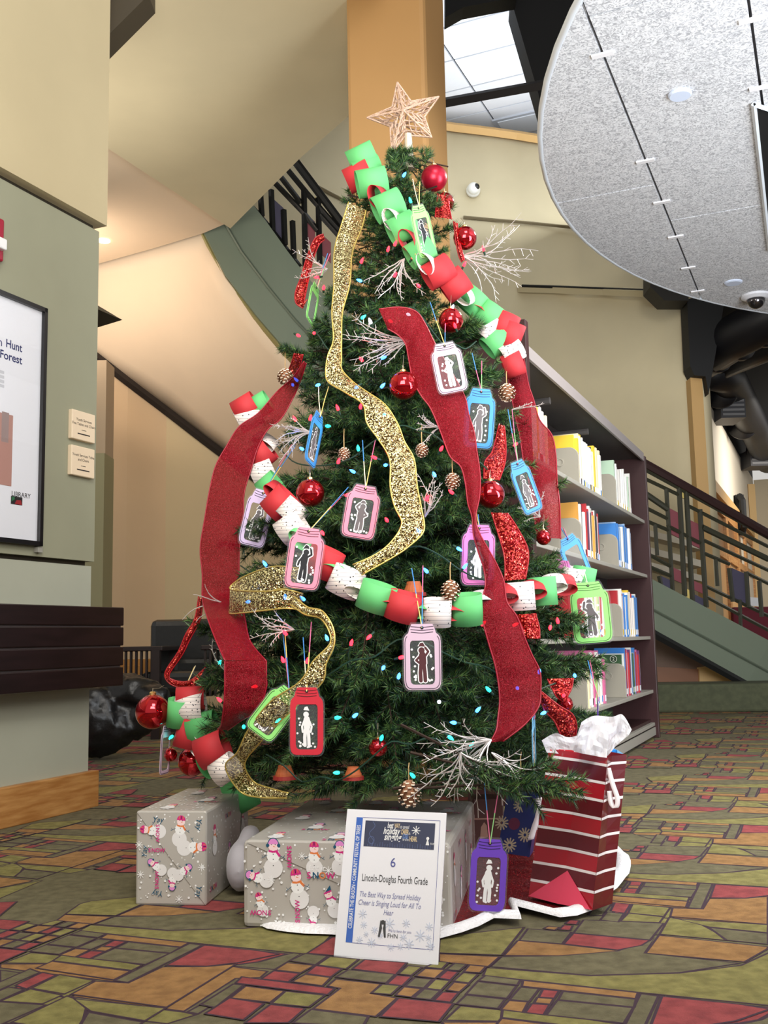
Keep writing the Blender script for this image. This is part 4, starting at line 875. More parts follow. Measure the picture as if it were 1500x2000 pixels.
# ================================================================== RIBBONS
red_s = sheer('ribbon_red_sheer', (122, 2, 21), .5, .94, (186, 30, 52), 900, .95); gold_s = sheer('ribbon_gold_mesh', (92, 64, 28), .3, .80, (255, 240, 178), 420, .52, metal=.75)
seq_s = sheer('ribbon_red_sequin', (150, 10, 22), .22, .97, (240, 90, 74), 330, .72, metal=.6)
red_e = mat('ribbon_red_edge', (150, 16, 40), .4); gold_e = mat('ribbon_gold_edge', (220, 196, 110), .3, metal=.6); seq_e = mat('ribbon_sequin_edge', (160, 20, 30), .3)
def ribbon(label, pairs, m, me, off=.06, offs=None, curl=.012, k=5):
    rows_ = crom([tuple(map(float, p)) + ((offs[i],) if offs else (off,)) for i, p in enumerate(pairs)], k)
    L, R, C = [], [], []
    for i, (xl, yl, xr, yr, o_) in enumerate(rows_):
        mx_, my_ = (xl + xr) / 2, (yl + yr) / 2; Y = TY(mx_, my_, o_)
        L.append(P(xl, yl, Y)); R.append(P(xr, yr, Y)); C.append(P(mx_, my_, Y - curl * (1 + .6 * math.sin(i * .9))))
    # smooth depth along the strip
    for _ in range(4):
        for ch_ in (L, C, R):
            ys = [q.y for q in ch_]
            for i in range(1, len(ch_) - 1):
                ny = (ys[i - 1] + ys[i] * 2 + ys[i + 1]) / 4; ch_[i] = C0 + (ch_[i] - C0) * (ny / ch_[i].y)
    t = thing('ribbon', C[0], label, 'ribbon')
    cols_ = [L, [a.lerp(b, .5) + (b - a).cross(Z).normalized() * 0 for a, b in zip(L, C)], C, [a.lerp(b, .5) for a, b in zip(C, R)], R]
    rows2 = [[c[i] for c in cols_] for i in range(len(L))]
    bd_ = M().grid(rows2).build('band', m, t, smooth=True)
    M().tube(L, .0022, 5).build('wired_edge', me, bd_, smooth=True); M().tube(R, .0022, 5).build('wired_edge', me, bd_, smooth=True)
    return t
ribbon('wide sheer red ribbon falling down the left side of the tree', [(594, 706, 598, 709), (571, 738, 587, 743), (539, 767, 572, 778), (504, 807, 549, 818), (467, 833, 524, 838), (443, 870, 504, 873), (421, 910, 491, 915), (409, 958, 477, 963), (400, 1011, 475, 1017), (391, 1070, 468, 1067), (395, 1123, 467, 1123), (395, 1168, 468, 1160), (404, 1203, 478, 1206), (419, 1244, 489, 1253), (439, 1290, 520, 1291)], red_s, red_e, .09)
ribbon('folded lower tail of the sheer red ribbon at lower left', [(439, 1291, 520, 1291), (439, 1320, 520, 1320), (439, 1344, 520, 1344), (437, 1380, 505, 1385), (432, 1415, 470, 1408), (425, 1425, 445, 1426)], red_s, red_e, .09)
ribbon('wide sheer red ribbon winding down the middle of the tree', [(740, 604, 757, 642), (780, 600, 778, 655), (812, 608, 792, 672), (830, 632, 798, 700), (850, 672, 806, 740), (878, 720, 822, 772), (907, 773, 840, 791 + 5), (915, 808, 856, 832), (926, 844, 868, 864), (931, 880, 880, 893), (936, 912, 900, 912), (938, 940, 909, 945), (936, 973, 914, 984), (929, 1008, 922, 1010), (934, 1036, 925, 1045), (952, 1070, 935, 1081), (970, 1102, 944, 1108), (984, 1135, 948, 1145), (990, 1175, 936, 1188), (1010, 1205, 943, 1216), (1023, 1241, 956, 1262), (1038, 1277, 967, 1300), (1054, 1310, 974, 1340), (1056, 1345, 976, 1370), (1052, 1380, 973, 1398), (1025, 1415, 969, 1427), (982, 1448, 957, 1450)], red_s, red_e, .08)
ribbon('dark red sheer ribbon hanging in front of the bookshelf on the right', [(985, 660, 1015, 665), (990, 700, 1024, 705), (994, 750, 1032, 750), (1000, 782, 1042, 780), (1008, 822, 1054, 820), (1015, 852, 1078, 850), (1022, 900, 1086, 893), (1032, 940, 1088, 938), (1040, 985, 1093, 985), (1048, 1050, 1095, 1052)], red_s, red_e, .0, [-.02] * 10)
ribbon('gold glitter mesh ribbon zigzagging down the upper tree', [(681, 394, 715, 410), (665, 445, 708, 442), (657, 470, 694, 476), (652, 500, 687, 502), (652, 557, 683, 556), (648, 610, 669, 610), (651, 663, 667, 663), (640, 695, 667, 700), (636, 728, 668, 722), (642, 747, 690, 746), (672, 765, 712, 762), (709, 790, 752, 790), (716, 825, 777, 828), (739, 858, 790, 862), (761, 897, 809, 897), (762, 950, 815, 950), (771, 990, 823, 992), (785, 1022, 828, 1036), (766, 1056, 800, 1066), (735, 1082, 768, 1088), (689, 1103, 706, 1123)], gold_s, gold_e, .085)
ribbon('gold glitter mesh ribbon loop at the left of the tree', [(596, 1112, 596, 1150), (540, 1106, 545, 1150), (495, 1118, 498, 1165), (462, 1135, 458, 1185), (449, 1150, 448, 1198), (475, 1154, 475, 1197), (520, 1155, 520, 1192), (560, 1152, 560, 1188), (592, 1160, 590, 1192)], gold_s, gold_e, .08, [.03, .03, .05, .08, .10, .11, .11, .09, .05])
ribbon('gold glitter mesh ribbon curling down the lower left of the tree', [(575, 1165, 566, 1180), (601, 1186, 596, 1200), (630, 1194, 626, 1208), (651, 1227, 643, 1234), (652, 1262, 644, 1258), (637, 1297, 612, 1291), (630, 1332, 585, 1332), (586, 1373, 530, 1369), (533, 1423, 486, 1423), (504, 1455, 463, 1470), (478, 1491, 440, 1497), (495, 1526, 469, 1546), (530, 1540, 512, 1558), (563, 1549, 560, 1558)], gold_s, gold_e, .10)
ribbon('red sequin ribbon tail at the upper left of the tree', [(632, 457, 634, 468), (615, 466, 622, 480), (600, 500, 611, 510), (588, 540, 603, 545), (577, 570, 597, 575), (578, 592, 594, 590), (592, 602, 600, 585)], seq_s, seq_e, .03)
ribbon('red sequin ribbon showing behind the blue jar on the right', [(975, 828, 985, 832), (962, 880, 988, 870), (947, 902, 986, 905), (945, 935, 975, 938)], seq_s, seq_e, .03)
ribbon('red sequin ribbon fold beside the magenta jar on the right', [(960, 1001, 991, 1002), (972, 1040, 1012, 1034), (985, 1087, 1032, 1078), (986, 1134, 1026, 1131)], seq_s, seq_e, .06)
ribbon('short red sequin ribbon below the paper chain on the right', [(1008, 1200, 1046, 1198), (1020, 1226, 1053, 1226), (1026, 1248, 1054, 1247)], seq_s, seq_e, .04)
ribbon('dark red sequin ribbon loop at the lower right', [(1069, 1326, 1120, 1324), (1078, 1345, 1116, 1345), (1088, 1362, 1108, 1360), (1100, 1370, 1106, 1368)], seq_s, seq_e, .03)
ribbon('red sequin ribbon tail above the red gift bag', [(1053, 1353, 1058, 1351), (1062, 1385, 1090, 1377), (1082, 1408, 1117, 1394), (1095, 1435, 1126, 1415), (1104, 1448, 1124, 1437)], seq_s, seq_e, .06)
ribbon('narrow dark red sequin ribbon hanging at the far left', [(388, 1165, 396, 1172), (380, 1209, 391, 1211), (363, 1238, 373, 1245), (348, 1273, 356, 1279), (323, 1312, 331, 1316), (328, 1332, 338, 1328), (350, 1343, 370, 1330), (378, 1345, 402, 1303)], seq_s, seq_e, .04)
ribbon('red sequin ribbon tuft near the top of the tree', [(855, 378, 874, 384), (852, 402, 878, 408), (850, 424, 882, 428)], seq_s, seq_e, .02)
ribbon('red sequin ribbon strip beside the shiny upper right bauble', [(886, 432, 893, 436), (890, 470, 898, 472), (896, 500, 905, 500), (902, 512, 907, 508)], seq_s, seq_e, .04)
ribbon('red sequin ribbon strip on the left below the green jar tip', [(575, 690, 592, 692), (568, 712, 586, 716), (556, 740, 574, 748)], seq_s, seq_e, .0)
# ================================================================== PAPER CHAINS
pg_ = mat('paper_green', (96, 186, 112), .7); pr_ = mat('paper_red', (190, 44, 52), .7); pw_ = mat('paper_music', (236, 226, 222), .7)
nt = pw_.node_tree; b_ = nt.nodes['Principled BSDF']; tc = nt.nodes.new('ShaderNodeTexCoord'); wv = nt.nodes.new('ShaderNodeTexWave'); wv.wave_type = 'BANDS'; wv.bands_direction = 'Z'; wv.inputs['Scale'].default_value = 30
rp = nt.nodes.new('ShaderNodeValToRGB'); rp.color_ramp.elements[0].position = .0; rp.color_ramp.elements[1].position = .06; rp.color_ramp.elements[0].color = (.25, .24, .26, 1); rp.color_ramp.elements[1].color = (*lin((236, 226, 222)), 1)
vo = nt.nodes.new('ShaderNodeTexVoronoi'); vo.inputs['Scale'].default_value = 95; rq = nt.nodes.new('ShaderNodeValToRGB'); rq.color_ramp.elements[0].position = .16; rq.color_ramp.elements[1].position = .20; rq.color_ramp.elements[0].color = (.04, .04, .05, 1); rq.color_ramp.elements[1].color = (1, 1, 1, 1)
mu = nt.nodes.new('ShaderNodeMix'); mu.data_type = 'RGBA'; mu.blend_type = 'MULTIPLY'; mu.inputs[0].default_value = 1
nt.links.new(tc.outputs['Object'], wv.inputs[0]); nt.links.new(tc.outputs['Object'], vo.inputs[0]); nt.links.new(wv.outputs['Color'], rp.inputs[0]); nt.links.new(vo.outputs['Distance'], rq.inputs[0])
nt.links.new(rp.outputs[0], mu.inputs[6]); nt.links.new(rq.outputs[0], mu.inputs[7]); nt.links.new(mu.outputs[2], b_.inputs['Base Color'])
PC = {'g': pg_, 'r': pr_, 'w': pw_}
def link(t, q, d, ax, la, lb, wd, c):
    """one paper ring: a band of width wd round axis ax, la along the chain direction d, lb in depth"""
    d = d.normalized(); ax = (ax - d * ax.dot(d)).normalized(); n_ = d.cross(ax); n = 28; rows_ = [[], []]
    for i in range(n + 1):
        s = 2 * math.pi * i / n; o_ = d * la * math.cos(s) + n_ * lb * math.sin(s)
        rows_[0].append(q + o_ - ax * wd / 2); rows_[1].append(q + o_ + ax * wd / 2)
    org = M().grid([[v - q for v in r] for r in rows_]); ob = org.build('link', PC[c], None, smooth=True, thick=.0006); ob.parent = t; ob.location = q - wloc(t)
def chain(label, specs, off=.09, k=1.0):
    """specs: (x, y, width-direction degrees in the picture, half length px, width px, colour)"""
    t = thing('paper_chain', T(specs[0][0], specs[0][1], off), label, 'paper chain'); n = len(specs)
    for i, (x, y, an, hl, wd, c) in enumerate(specs):
        q = T(x, y, off - (.006 if i % 2 else 0)); s = q.y / FPX; ca, sa = math.cos(math.radians(an)), math.sin(math.radians(an))
        ax = RT * ca + UP * sa; d = RT * -sa + UP * ca; tw = (.10 if i % 2 else -.10); d2 = d; ax2 = ax * math.cos(tw) + FW * math.sin(tw)
        if hl <= 20: link(t, q, d, FW + ax * .5, 25 * s, wd * .30 * s, 38 * s, c)
        else: link(t, q, d2, ax2, hl * s * 1.1, hl * s * .75 + .006, wd * s * 1.06, c)
    return t
chain('green, red and sheet-music paper chain draped from the tree top down the right side', [
    (707, 307, 24, 22, 54, 'g'), (716, 330, 20, 21, 54, 'g'), (700, 345, 24, 24, 50, 'r'), (726, 356, 12, 26, 58, 'g'), (740, 385, 26, 20, 50, 'r'), (758, 402, 25, 26, 56, 'g'), (768, 430, 28, 20, 46, 'w'), (786, 445, 28, 25, 54, 'g'), (800, 470, 30, 20, 48, 'r'), (820, 492, 32, 24, 50, 'g'), (835, 515, 32, 20, 46, 'w'), (856, 531, 32, 25, 54, 'r'), (888, 556, 36, 25, 52, 'r'), (905, 575, 40, 18, 44, 'w'), (924, 590, 48, 24, 46, 'g'), (940, 612, 45, 18, 44, 'r'), (958, 618, 54, 24, 46, 'g'), (955, 645, 50, 22, 44, 'w'), (985, 638, 66, 22, 52, 'r'), (968, 668, 40, 23, 44, 'g'), (998, 655, 70, 21, 48, 'r'), (998, 688, 30, 21, 42, 'w'), (1002, 712, 20, 22, 38, 'r')], .05)
chain('paper chain of green, red and sheet-music rings swagged across the lower tree', [
    (480, 796, 30, 22, 44, 'r'), (486, 815, 28, 22, 46, 'w'), (508, 792, 30, 21, 38, 'g'), (518, 862, 60, 20, 30, 'w'), (512, 888, 40, 24, 40, 'r'), (512, 922, 25, 26, 44, 'w'), (528, 950, 40, 22, 40, 'g'), (540, 962, 40, 18, 36, 'r'), (548, 985, 45, 28, 52, 'r'), (572, 1000, 48, 24, 40, 'w'), (570, 1030, 35, 24, 52, 'w'), (590, 1050, 45, 20, 44, 'g'), (632, 1098, 66, 32, 54, 'r'), (652, 1110, 60, 20, 46, 'g'), (675, 1136, 66, 29, 50, 'w'), (700, 1150, 66, 20, 40, 'w'), (735, 1166, 72, 32, 52, 'g'), (762, 1178, 74, 20, 44, 'r'), (788, 1185, 74, 30, 52, 'r'), (820, 1188, 84, 18, 40, 'g'), (854, 1196, 88, 25, 50, 'w'), (884, 1192, 92, 18, 42, 'r'), (912, 1190, 94, 28, 56, 'g'), (940, 1172, 100, 18, 40, 'w'), (985, 1160, 96, 16, 44, 'r'), (1015, 1165, 94, 27, 52, 'w'), (1040, 1152, 100, 20, 42, 'r'), (1060, 1155, 94, 25, 52, 'g'), (1080, 1140, 100, 18, 40, 'w'), (1100, 1142, 92, 18, 46, 'r'), (1120, 1130, 82, 21, 42, 'w'), (1140, 1126, 78, 21, 34, 'g')], .05)
chain('short paper chain hanging at the lower left corner of the tree', [
    (350, 1392, 84, 21, 50, 'g'), (372, 1364, 2, 21, 50, 'r'), (373, 1382, 4, 26, 48, 'w'), (368, 1432, 76, 22, 52, 'r'), (396, 1420, 14, 26, 52, 'g'), (388, 1448, 20, 20, 40, 'w'), (415, 1464, 24, 28, 54, 'r'), (408, 1490, 30, 20, 40, 'g'), (440, 1502, 36, 22, 46, 'w'), (470, 1552, 28, 30, 50, 'g')], .07)
# ================================================================== JAR ORNAMENTS
OUT = [(0, 0), (.30, 0), (.34, -.015), (.34, -.085), (.315, -.10), (.36, -.13), (.44, -.165), (.49, -.21), (.5, -.27), (.5, -.86), (.48, -.94), (.42, -.985), (.33, -1), (0, -1)]
OUT = OUT + [(-x, y) for x, y in OUT[-2:0:-1]]
WIN = [(0, -.25), (.28, -.25), (.33, -.28), (.33, -.86), (.30, -.905), (.24, -.92), (0, -.92)]; WIN = WIN + [(-x, y) for x, y in WIN[-2:0:-1]]
def polar(poly, c, n=64, asp=1.7):
    out = []
    for i in range(n):
        t = math.pi / 2 - 2 * math.pi * i / n; d = (math.cos(t), math.sin(t) / asp * 1.0); best = 0
        for j in range(len(poly)):
            (x0, y0), (x1, y1) = poly[j], poly[(j + 1) % len(poly)]; ex, ey = x1 - x0, y1 - y0; den = d[0] * ey - d[1] * ex
            if abs(den) < 1e-9: continue
            s = ((x0 - c[0]) * ey - (y0 - c[1]) * ex) / den; u = ((x0 - c[0]) * d[1] - (y0 - c[1]) * d[0]) / den
            if s > 0 and -1e-6 <= u <= 1 + 1e-6: best = max(best, s)
        out.append((c[0] + d[0] * best, c[1] + d[1] * best))
    return out
PO, PW = polar(OUT, (0, -.55)), polar(WIN, (0, -.55))
film = sheer('laminate_film', (210, 214, 220), .10, .10); mk_w = mat('cutout_white', (240, 240, 242), .6); mk_k = mat('cutout_black', (26, 26, 32), .6); mk_g = mat('cutout_grey', (104, 98, 100), .6); mk_r = mat('cutout_maroon', (84, 42, 48), .6)
JC = {'green': (152, 232, 128), 'lilac': (214, 196, 232), 'pale pink': (216, 188, 210), 'blue': (70, 150, 224), 'pink': (240, 140, 164), 'magenta': (232, 130, 200), 'red': (206, 44, 62), 'purple': (112, 70, 196), 'sky': (120, 190, 230)}
SC = [mat('string_yellow', (236, 206, 120), .7), mat('string_blue', (70, 140, 210), .7), mat('string_pink', (220, 110, 150), .7), mat('string_green', (140, 200, 130), .7), mat('string_cream', (236, 226, 196), .7)]
def jar(label, x, y, wpx, hpx, tilt, yaw, col, fig, ups, off=.085, s1=1, s2=0, Y=None, pitch=0.0):
    q = T(x, y, off) if Y is None else P(x, y, Y)
    s = q.y / FPX; w_, h_ = wpx * s, hpx * s; ya = math.radians(yaw)
    ex = RT * math.cos(ya) + FW * math.sin(ya); ey = UP * math.cos(pitch) + FW * math.sin(pitch); th = math.radians(tilt)
    ex, ey = ex * math.cos(th) + ey * math.sin(th), ey * math.cos(th) - ex * math.sin(th); nn = ex.cross(ey).normalized()
    t = thing('jar_ornament', q, label, 'ornament', 'laminated paper jar ornaments'); F = Face(q, ex, ey)
    def L(p, k=1.0, h=0.0): return q + ex * (p[0] * w_ * k) + ey * (((p[1] + .5) * (1 + (k - 1) * .6) - .5 + .04) * h_) + nn * h
    fm = mat('jar_' + col, JC[col], .55)
    M().ring([L(p) for p in PO], [L(p) for p in PW], -nn * .0012).build('paper_frame', fm, t)
    fo = M(); fo.add([L(p, 1.09, -.0016) for p in PO], [list(range(len(PO)))]); fo.build('laminate', film, t)
    X = lambda u, v: (u * w_, (v + .04) * h_)
    lw = .0016
    for pts in ([(-.31, -.035), (0, -.05), (.31, -.035)], [(-.31, -.08), (0, -.095), (.31, -.08)], [(-.3, -.12), (0, -.135), (.3, -.12)]): F.line([X(*p) for p in crom(pts, 4)], lw, 0)
    F.line([X(*(p[0] * .93, (p[1] + .55) * .955 - .55)) for p in PO if p[1] < -.15][:], lw, 0) if col not in ('red', 'purple') else None
    F.build('outline_print', mat('jar_ink_' + col, tuple(int(v * .45) for v in JC[col]), .6) if col not in ('lilac', 'pale pink', 'pink') else mat('jar_ink_dark', (60, 44, 64), .6), t)
    # cut-out figure and paper snow behind the window
    rnd = random.Random(label); Fg = Face(q - nn * .0012, ex, ey); fl_ = rnd.choice((-1, 1))
    def body(grow, mi):
        for (u, v), r in (((.02 * fl_, -.40), .085),): Fg.disc(*X(u, v), (r + grow) * w_, mi)
        def ln(pts, wd): Fg.line([X(u * fl_, v) for u, v in pts], (wd + 2 * grow) * w_, mi); [Fg.disc(*X(u * fl_, v), (wd / 2 + grow) * w_, mi, 8) for u, v in pts]
        ln([(.0, -.47), (-.01, -.60)], .19); ln([(-.04, -.62), (-.06, -.74), (-.07, -.86)], .10); ln([(.04, -.62), (.06, -.74), (.05, -.86)], .10)
        if fig[1] == 'u': ln([(.06, -.48), (.18, -.43), (.14, -.33)], .06); ln([(-.07, -.49), (-.15, -.56), (-.17, -.62)], .06)
        elif fig[1] == 'h': ln([(.07, -.49), (.17, -.55), (.06, -.60)], .06); ln([(-.07, -.49), (-.16, -.42), (-.08, -.36)], .06)
        else: ln([(.07, -.49), (.14, -.58), (.12, -.66)], .06); ln([(-.07, -.49), (-.15, -.58), (-.12, -.66)], .06)
        Fg.poly([X((u) * fl_, v) for u, v in ((-.08 - grow, -.345), (.10 + grow, -.335), (.06, -.29 + grow * .5), (-.02, -.28 + grow * .5))], mi)
    if fig[0] != '-':
        if fig[0] != 'w': body(.028, 0)
        body(0.0, {'w': 0, 'k': 1, 'g': 2, 'm': 3}[fig[0]])
        for _ in range(26):
            v = -.29 - .6 * rnd.random() ** .55; u = rnd.uniform(-.29, .29)
            if abs(u) < .17 and v > -.84: continue
            Fg.disc(*X(u, v), .033 * w_, 0, 8)
        Fg.build('cutout', [mk_w, mk_k, mk_g, mk_r], t, kind='stuff')
    hole = q + ey * (-.015 * h_)
    M().lathe(hole + nn * .0002, nn, [(.004, 0), (.004, .0006)], 10).build('punch_hole', mk_k, t)
    for i, (ux_, uy_) in enumerate(ups):
        e = T(ux_, uy_, .02) if Y is None else P(ux_, uy_, Y); md = hole.lerp(e, .55)
        M().tube([hole - nn * .003, hole + nn * .003, hole.lerp(e, .12) + nn * .003, md], .0013, 5).build('string', SC[(s2 + i) % 5], t); M().tube([md, e], .0013, 5).build('string', SC[(s1 + i) % 5], t)
    return t
jar('green paper jar ornament near the tree top, beside the green chain rings', 817, 405, 60, 104, 20, 48, 'green', 'ku', [(806, 350), (820, 355)], .16, 4, 4)
jar('pale pink paper jar ornament lying over the middle red ribbon', 868, 674, 62, 100, 12, 10, 'pale pink', 'wh', [(840, 590), (870, 630)], .19, 1, 0)
jar('bright blue paper jar ornament right of the middle red ribbon', 940, 764, 62, 118, -4, 12, 'blue', 'gu', [(922, 690), (941, 705)], .07, 1, 2)
jar('blue paper jar ornament tilted in front of the bookshelf', 1010, 905, 44, 108, 22, 20, 'blue', 'gd', [(992, 800), (1000, 800)], .08, 1, 2)
jar('blue paper jar ornament seen nearly edge-on at the left middle', 624, 812, 52, 112, -24, 68, 'blue', 'gd', [(622, 755), (642, 755)], .09, 4, 4)
jar('lilac paper jar ornament beside the left red ribbon', 514, 962, 54, 112, -14, 25, 'lilac', 'gu', [(577, 870), (570, 868)], .17, 1, 0)
jar('pink paper jar ornament with a dark figure in front of the left paper chain', 603, 1036, 68, 120, -8, 8, 'pink', 'ku', [(680, 952), (672, 965)], .18, 1, 0)
jar('pink paper jar ornament between the gold ribbon and the left chain', 714, 953, 66, 104, -10, 12, 'pink', 'gh', [(708, 860), (733, 860)], .09, 1, 4)
jar('magenta paper jar ornament crossed by the middle red ribbon', 936, 1030, 66, 118, -2, 10, 'magenta', 'wd', [(930, 1000), (934, 1005)], .055, 0, 0)
jar('pink paper jar ornament lying almost flat above the right chain', 1112, 1112, 56, 92, -70, -20, 'magenta', 'gu', [(1140, 1130), (1130, 1128)], .06, 2, 2)
jar('green paper jar ornament at the right edge beside the bookshelf', 1148, 1142, 74, 118, 6, -10, 'green', 'gu', [(1128, 1110), (1138, 1105)], .17, 3, 3)
jar('lilac paper jar ornament with a dancing figure in the lower middle', 824, 1224, 72, 128, 1, 0, 'pale pink', 'mh', [(804, 1110), (826, 1105)], .14, 1, 0)
jar('red paper jar ornament with a white figure at the lower left', 599, 1348, 64, 130, 0, 0, 'red', 'wd', [(592, 1245), (608, 1215)], .12, 1, 4)
jar('green paper jar ornament behind the lower gold ribbon', 566, 1352, 62, 104, -38, 10, 'green', 'gu', [(556, 1230), (552, 1232)], .06, 0, 1)
jar('light blue paper jar ornament seen edge-on above the red gift bag', 1042, 1402, 62, 124, 14, 76, 'sky', 'wd', [(1040, 1370), (1044, 1368)], .10, 1, 1)
jar('dark blue paper jar ornament seen edge-on in front of the bottom shelf', 1168, 1368, 54, 100, 12, 80, 'purple', '-d', [(1148, 1290), (1152, 1290)], .05, 1, 2)
jar('purple paper jar ornament hanging low beside the red gift bag', 957, 1645, 68, 136, -3, 0, 'purple', 'wd', [(946, 1530), (974, 1540)], 0, 1, 2, Y=2.52)
jar('clear jar ornament seen edge-on at the far left beside the large bauble', 326, 1420, 50, 92, -8, 80, 'pale pink', '-d', [(382, 1300), (380, 1302)], .04, 4, 4)
jar('blue paper jar ornament half hidden behind the flat pink jar', 1108, 1052, 56, 96, 26, 30, 'blue', '-d', [(1095, 1030), (1100, 1030)], -.04, 1, 1)
jar('green and blue paper jar ornament seen edge-on at the upper left', 618, 560, 46, 90, -24, 72, 'green', '-d', [(640, 495), (645, 495)], .04, 1, 2)
# ================================================================== PINE CONES
con = [mat('cone_brown', (150, 104, 74), .7), mat('cone_frost', (246, 228, 206), .7)]
def cone(label, x, y, rpx, off=.07, d=(0, -.3, -1)):
    q = T(x, y, off); r = rpx * q.y / FPX; ax = Vector(d).normalized(); t = thing('pine_cone', q, label, 'pine cone', 'frosted pine cones'); m = M(); u = ax.orthogonal().normalized(); w_ = ax.cross(u)
    m.lathe(q - ax * r, ax, [(r * .3, 0), (r * .7, r * .5), (r * .75, r * 1.1), (r * .4, r * 1.8), (r * .1, r * 2.1)], 12)
    for i in range(64):
        s = i / 63; h = -.95 + 2.0 * s; rr = r * math.sqrt(max(.05, 1 - (h * .93) ** 2)) * .98; a = i * 2.399; dr = u * math.cos(a) + w_ * math.sin(a); tg = ax.cross(dr)
        p0 = q + ax * h * r + dr * rr * .55; p1 = q + ax * (h * r + r * .10) + dr * rr * 1.06; wd = r * .17
        m.add([p0 - tg * wd * .5, p0 + tg * wd * .5, p1 + tg * wd, p1 - tg * wd, p1 + ax * r * .1 + tg * wd * .8, p1 + ax * r * .1 - tg * wd * .8], [(0, 1, 2, 3)], 0); o_ = len(m.v); m.f.append([o_ - 3, o_ - 4, o_ - 2, o_ - 1]); m.m.append(1)
    m.build('scales', con, t, kind='stuff'); M().tube([q + Z * r * .8, q + Z * (r + .03), T(x, y - rpx - 35, off - .05)], .0014, 5).build('twine', mat('twine', (190, 160, 110), .8), t)
cone('frosted pine cone hanging in front of the big wrapped gift', 799, 1548, 23, .10); cone('small frosted pine cone above the navy gift bag', 1018, 1518, 14, .08); cone('frosted pine cone just above the swagged chain', 880, 1152, 19, .09)
cone('frosted pine cone under the right chain end beside the bookshelf', 990, 765, 17, .04); cone('pine cone with pale cut top at the left edge of the tree', 557, 735, 16, .03); cone('brown pine cone behind the gold ribbon on the right', 884, 938, 15, .02); cone('brown pine cone right of the gold ribbon, high in the middle', 824, 878, 13, .01)
cone('brown pine cone in the shade above the gold loop', 672, 885, 12, .0)
# ================================================================== SILVER TWIG SPRAYS
sil = mat('twig_silver', (214, 208, 206), .3, metal=.45); RT_ = random.Random(21)
def spray(label, x, y, ang, spread, lpx, n, off=.07, curl=.5, fork=True):
    q = T(x, y, off * .3); t = thing('twig_spray', q, label, 'decoration', 'silver glitter twig sprays'); s = q.y / FPX
    for i in range(n):
        a = math.radians(ang + RT_.uniform(-spread, spread)); l = lpx * RT_.uniform(.5, 1.05) * s; p = q.copy(); pts = [p.copy()]; wob = RT_.uniform(-curl, curl); dy = RT_.uniform(-.5, .1)
        for k in range(9):
            a += wob * .25 + RT_.uniform(-.22, .22); p = p + (RT * math.cos(a) + UP * math.sin(a) + Vector((0, dy, 0))).normalized() * l / 9; pts.append(p.copy())
        o_ = M(); o_.tube(pts, [.0016] * 6 + [.0013, .0011, .0009, .0007], 4)
        if fork:
            for k in (3, 5, 6, 7, 8):
                b = a + RT_.choice((-1, 1)) * RT_.uniform(.5, 1.1); e = pts[k] + (RT * math.cos(b) + UP * math.sin(b) + Vector((0, RT_.uniform(-.5, .5), 0))).normalized() * l * .10; o_.tube([pts[k], e], [.0011, .0007], 4)
        o_.build('twig', sil, t)
spray('silver twig spray fanning right from the upper tree', 900, 500, -12, 26, 150, 16, .06, .35); spray('silver twig spray with buds left of the gold ribbon', 640, 525, 200, 38, 85, 10, .06, .5); spray('silver twig spray below the tree top, right of the gold ribbon', 790, 505, 225, 30, 110, 10, .06, .5)
spray('silver twig spray spreading left beside the middle red ribbon', 800, 665, 190, 24, 135, 16, .07, .5); spray('silver twig spray left of the edge-on blue jar', 608, 845, 175, 26, 90, 12, .06, .4); spray('silver twig spray in the shade below the gold loop', 575, 1230, 170, 30, 95, 9, .05, .4)
spray('large silver twig spray over the lower right branches', 960, 1445, 200, 32, 160, 20, .40, .6); spray('drooping silver twigs of the lower right spray', 900, 1470, 285, 40, 130, 12, .45, .7); spray('silver twig spray reaching toward the gift bag', 960, 1470, -30, 22, 130, 6, .45, .4, False)
spray('curly silver twigs sticking out at the far left', 440, 1180, 185, 30, 90, 5, .05, .8, False); spray('silver twigs right of the gold ribbon in the middle', 830, 1010, 60, 35, 100, 8, .05, .5); spray('short silver twigs near the right red ribbon', 860, 835, 170, 28, 60, 8, .06, .6); spray('silver twigs beside the small bauble on the right', 1055, 1010, 140, 45, 60, 8, .05, .6)
spray('single silver twig reaching in front of the bookshelf', 1000, 800, 5, 6, 80, 2, .05, .2); spray('silver twigs behind the far left ribbon', 440, 1310, 110, 35, 75, 8, .03, .4)
# ================================================================== TERRACOTTA POT ORNAMENTS
for lb, x, y, rp in (('terracotta pot ornament under the swagged chain in the middle', 808, 1148, 24), ('orange ribbed pot ornament low on the left behind the branches', 556, 1506, 22), ('orange ribbed pot ornament low in the middle under the tree', 690, 1508, 20)):
    q = T(x, y, -.02); r = rp * q.y / FPX; t = thing('pot_ornament', q, lb, 'ornament')
    M().lathe(q + Z * r * .5, (0, 0, -1), [(r * .55, 0), (r * .62, r * .3), (r * .8, r * .7), (r * .85, r * 1.1)], 18).build('pot', mat('terracotta', (178, 92, 48), .7), t)
    M().lathe(q - Z * r * .4, (0, 0, -1), [(r * 1.0, 0), (r * 1.03, r * .3), (r * .8, r * .34)], 18).build('rim', mat('terracotta_red', (150, 40, 36), .6), t)
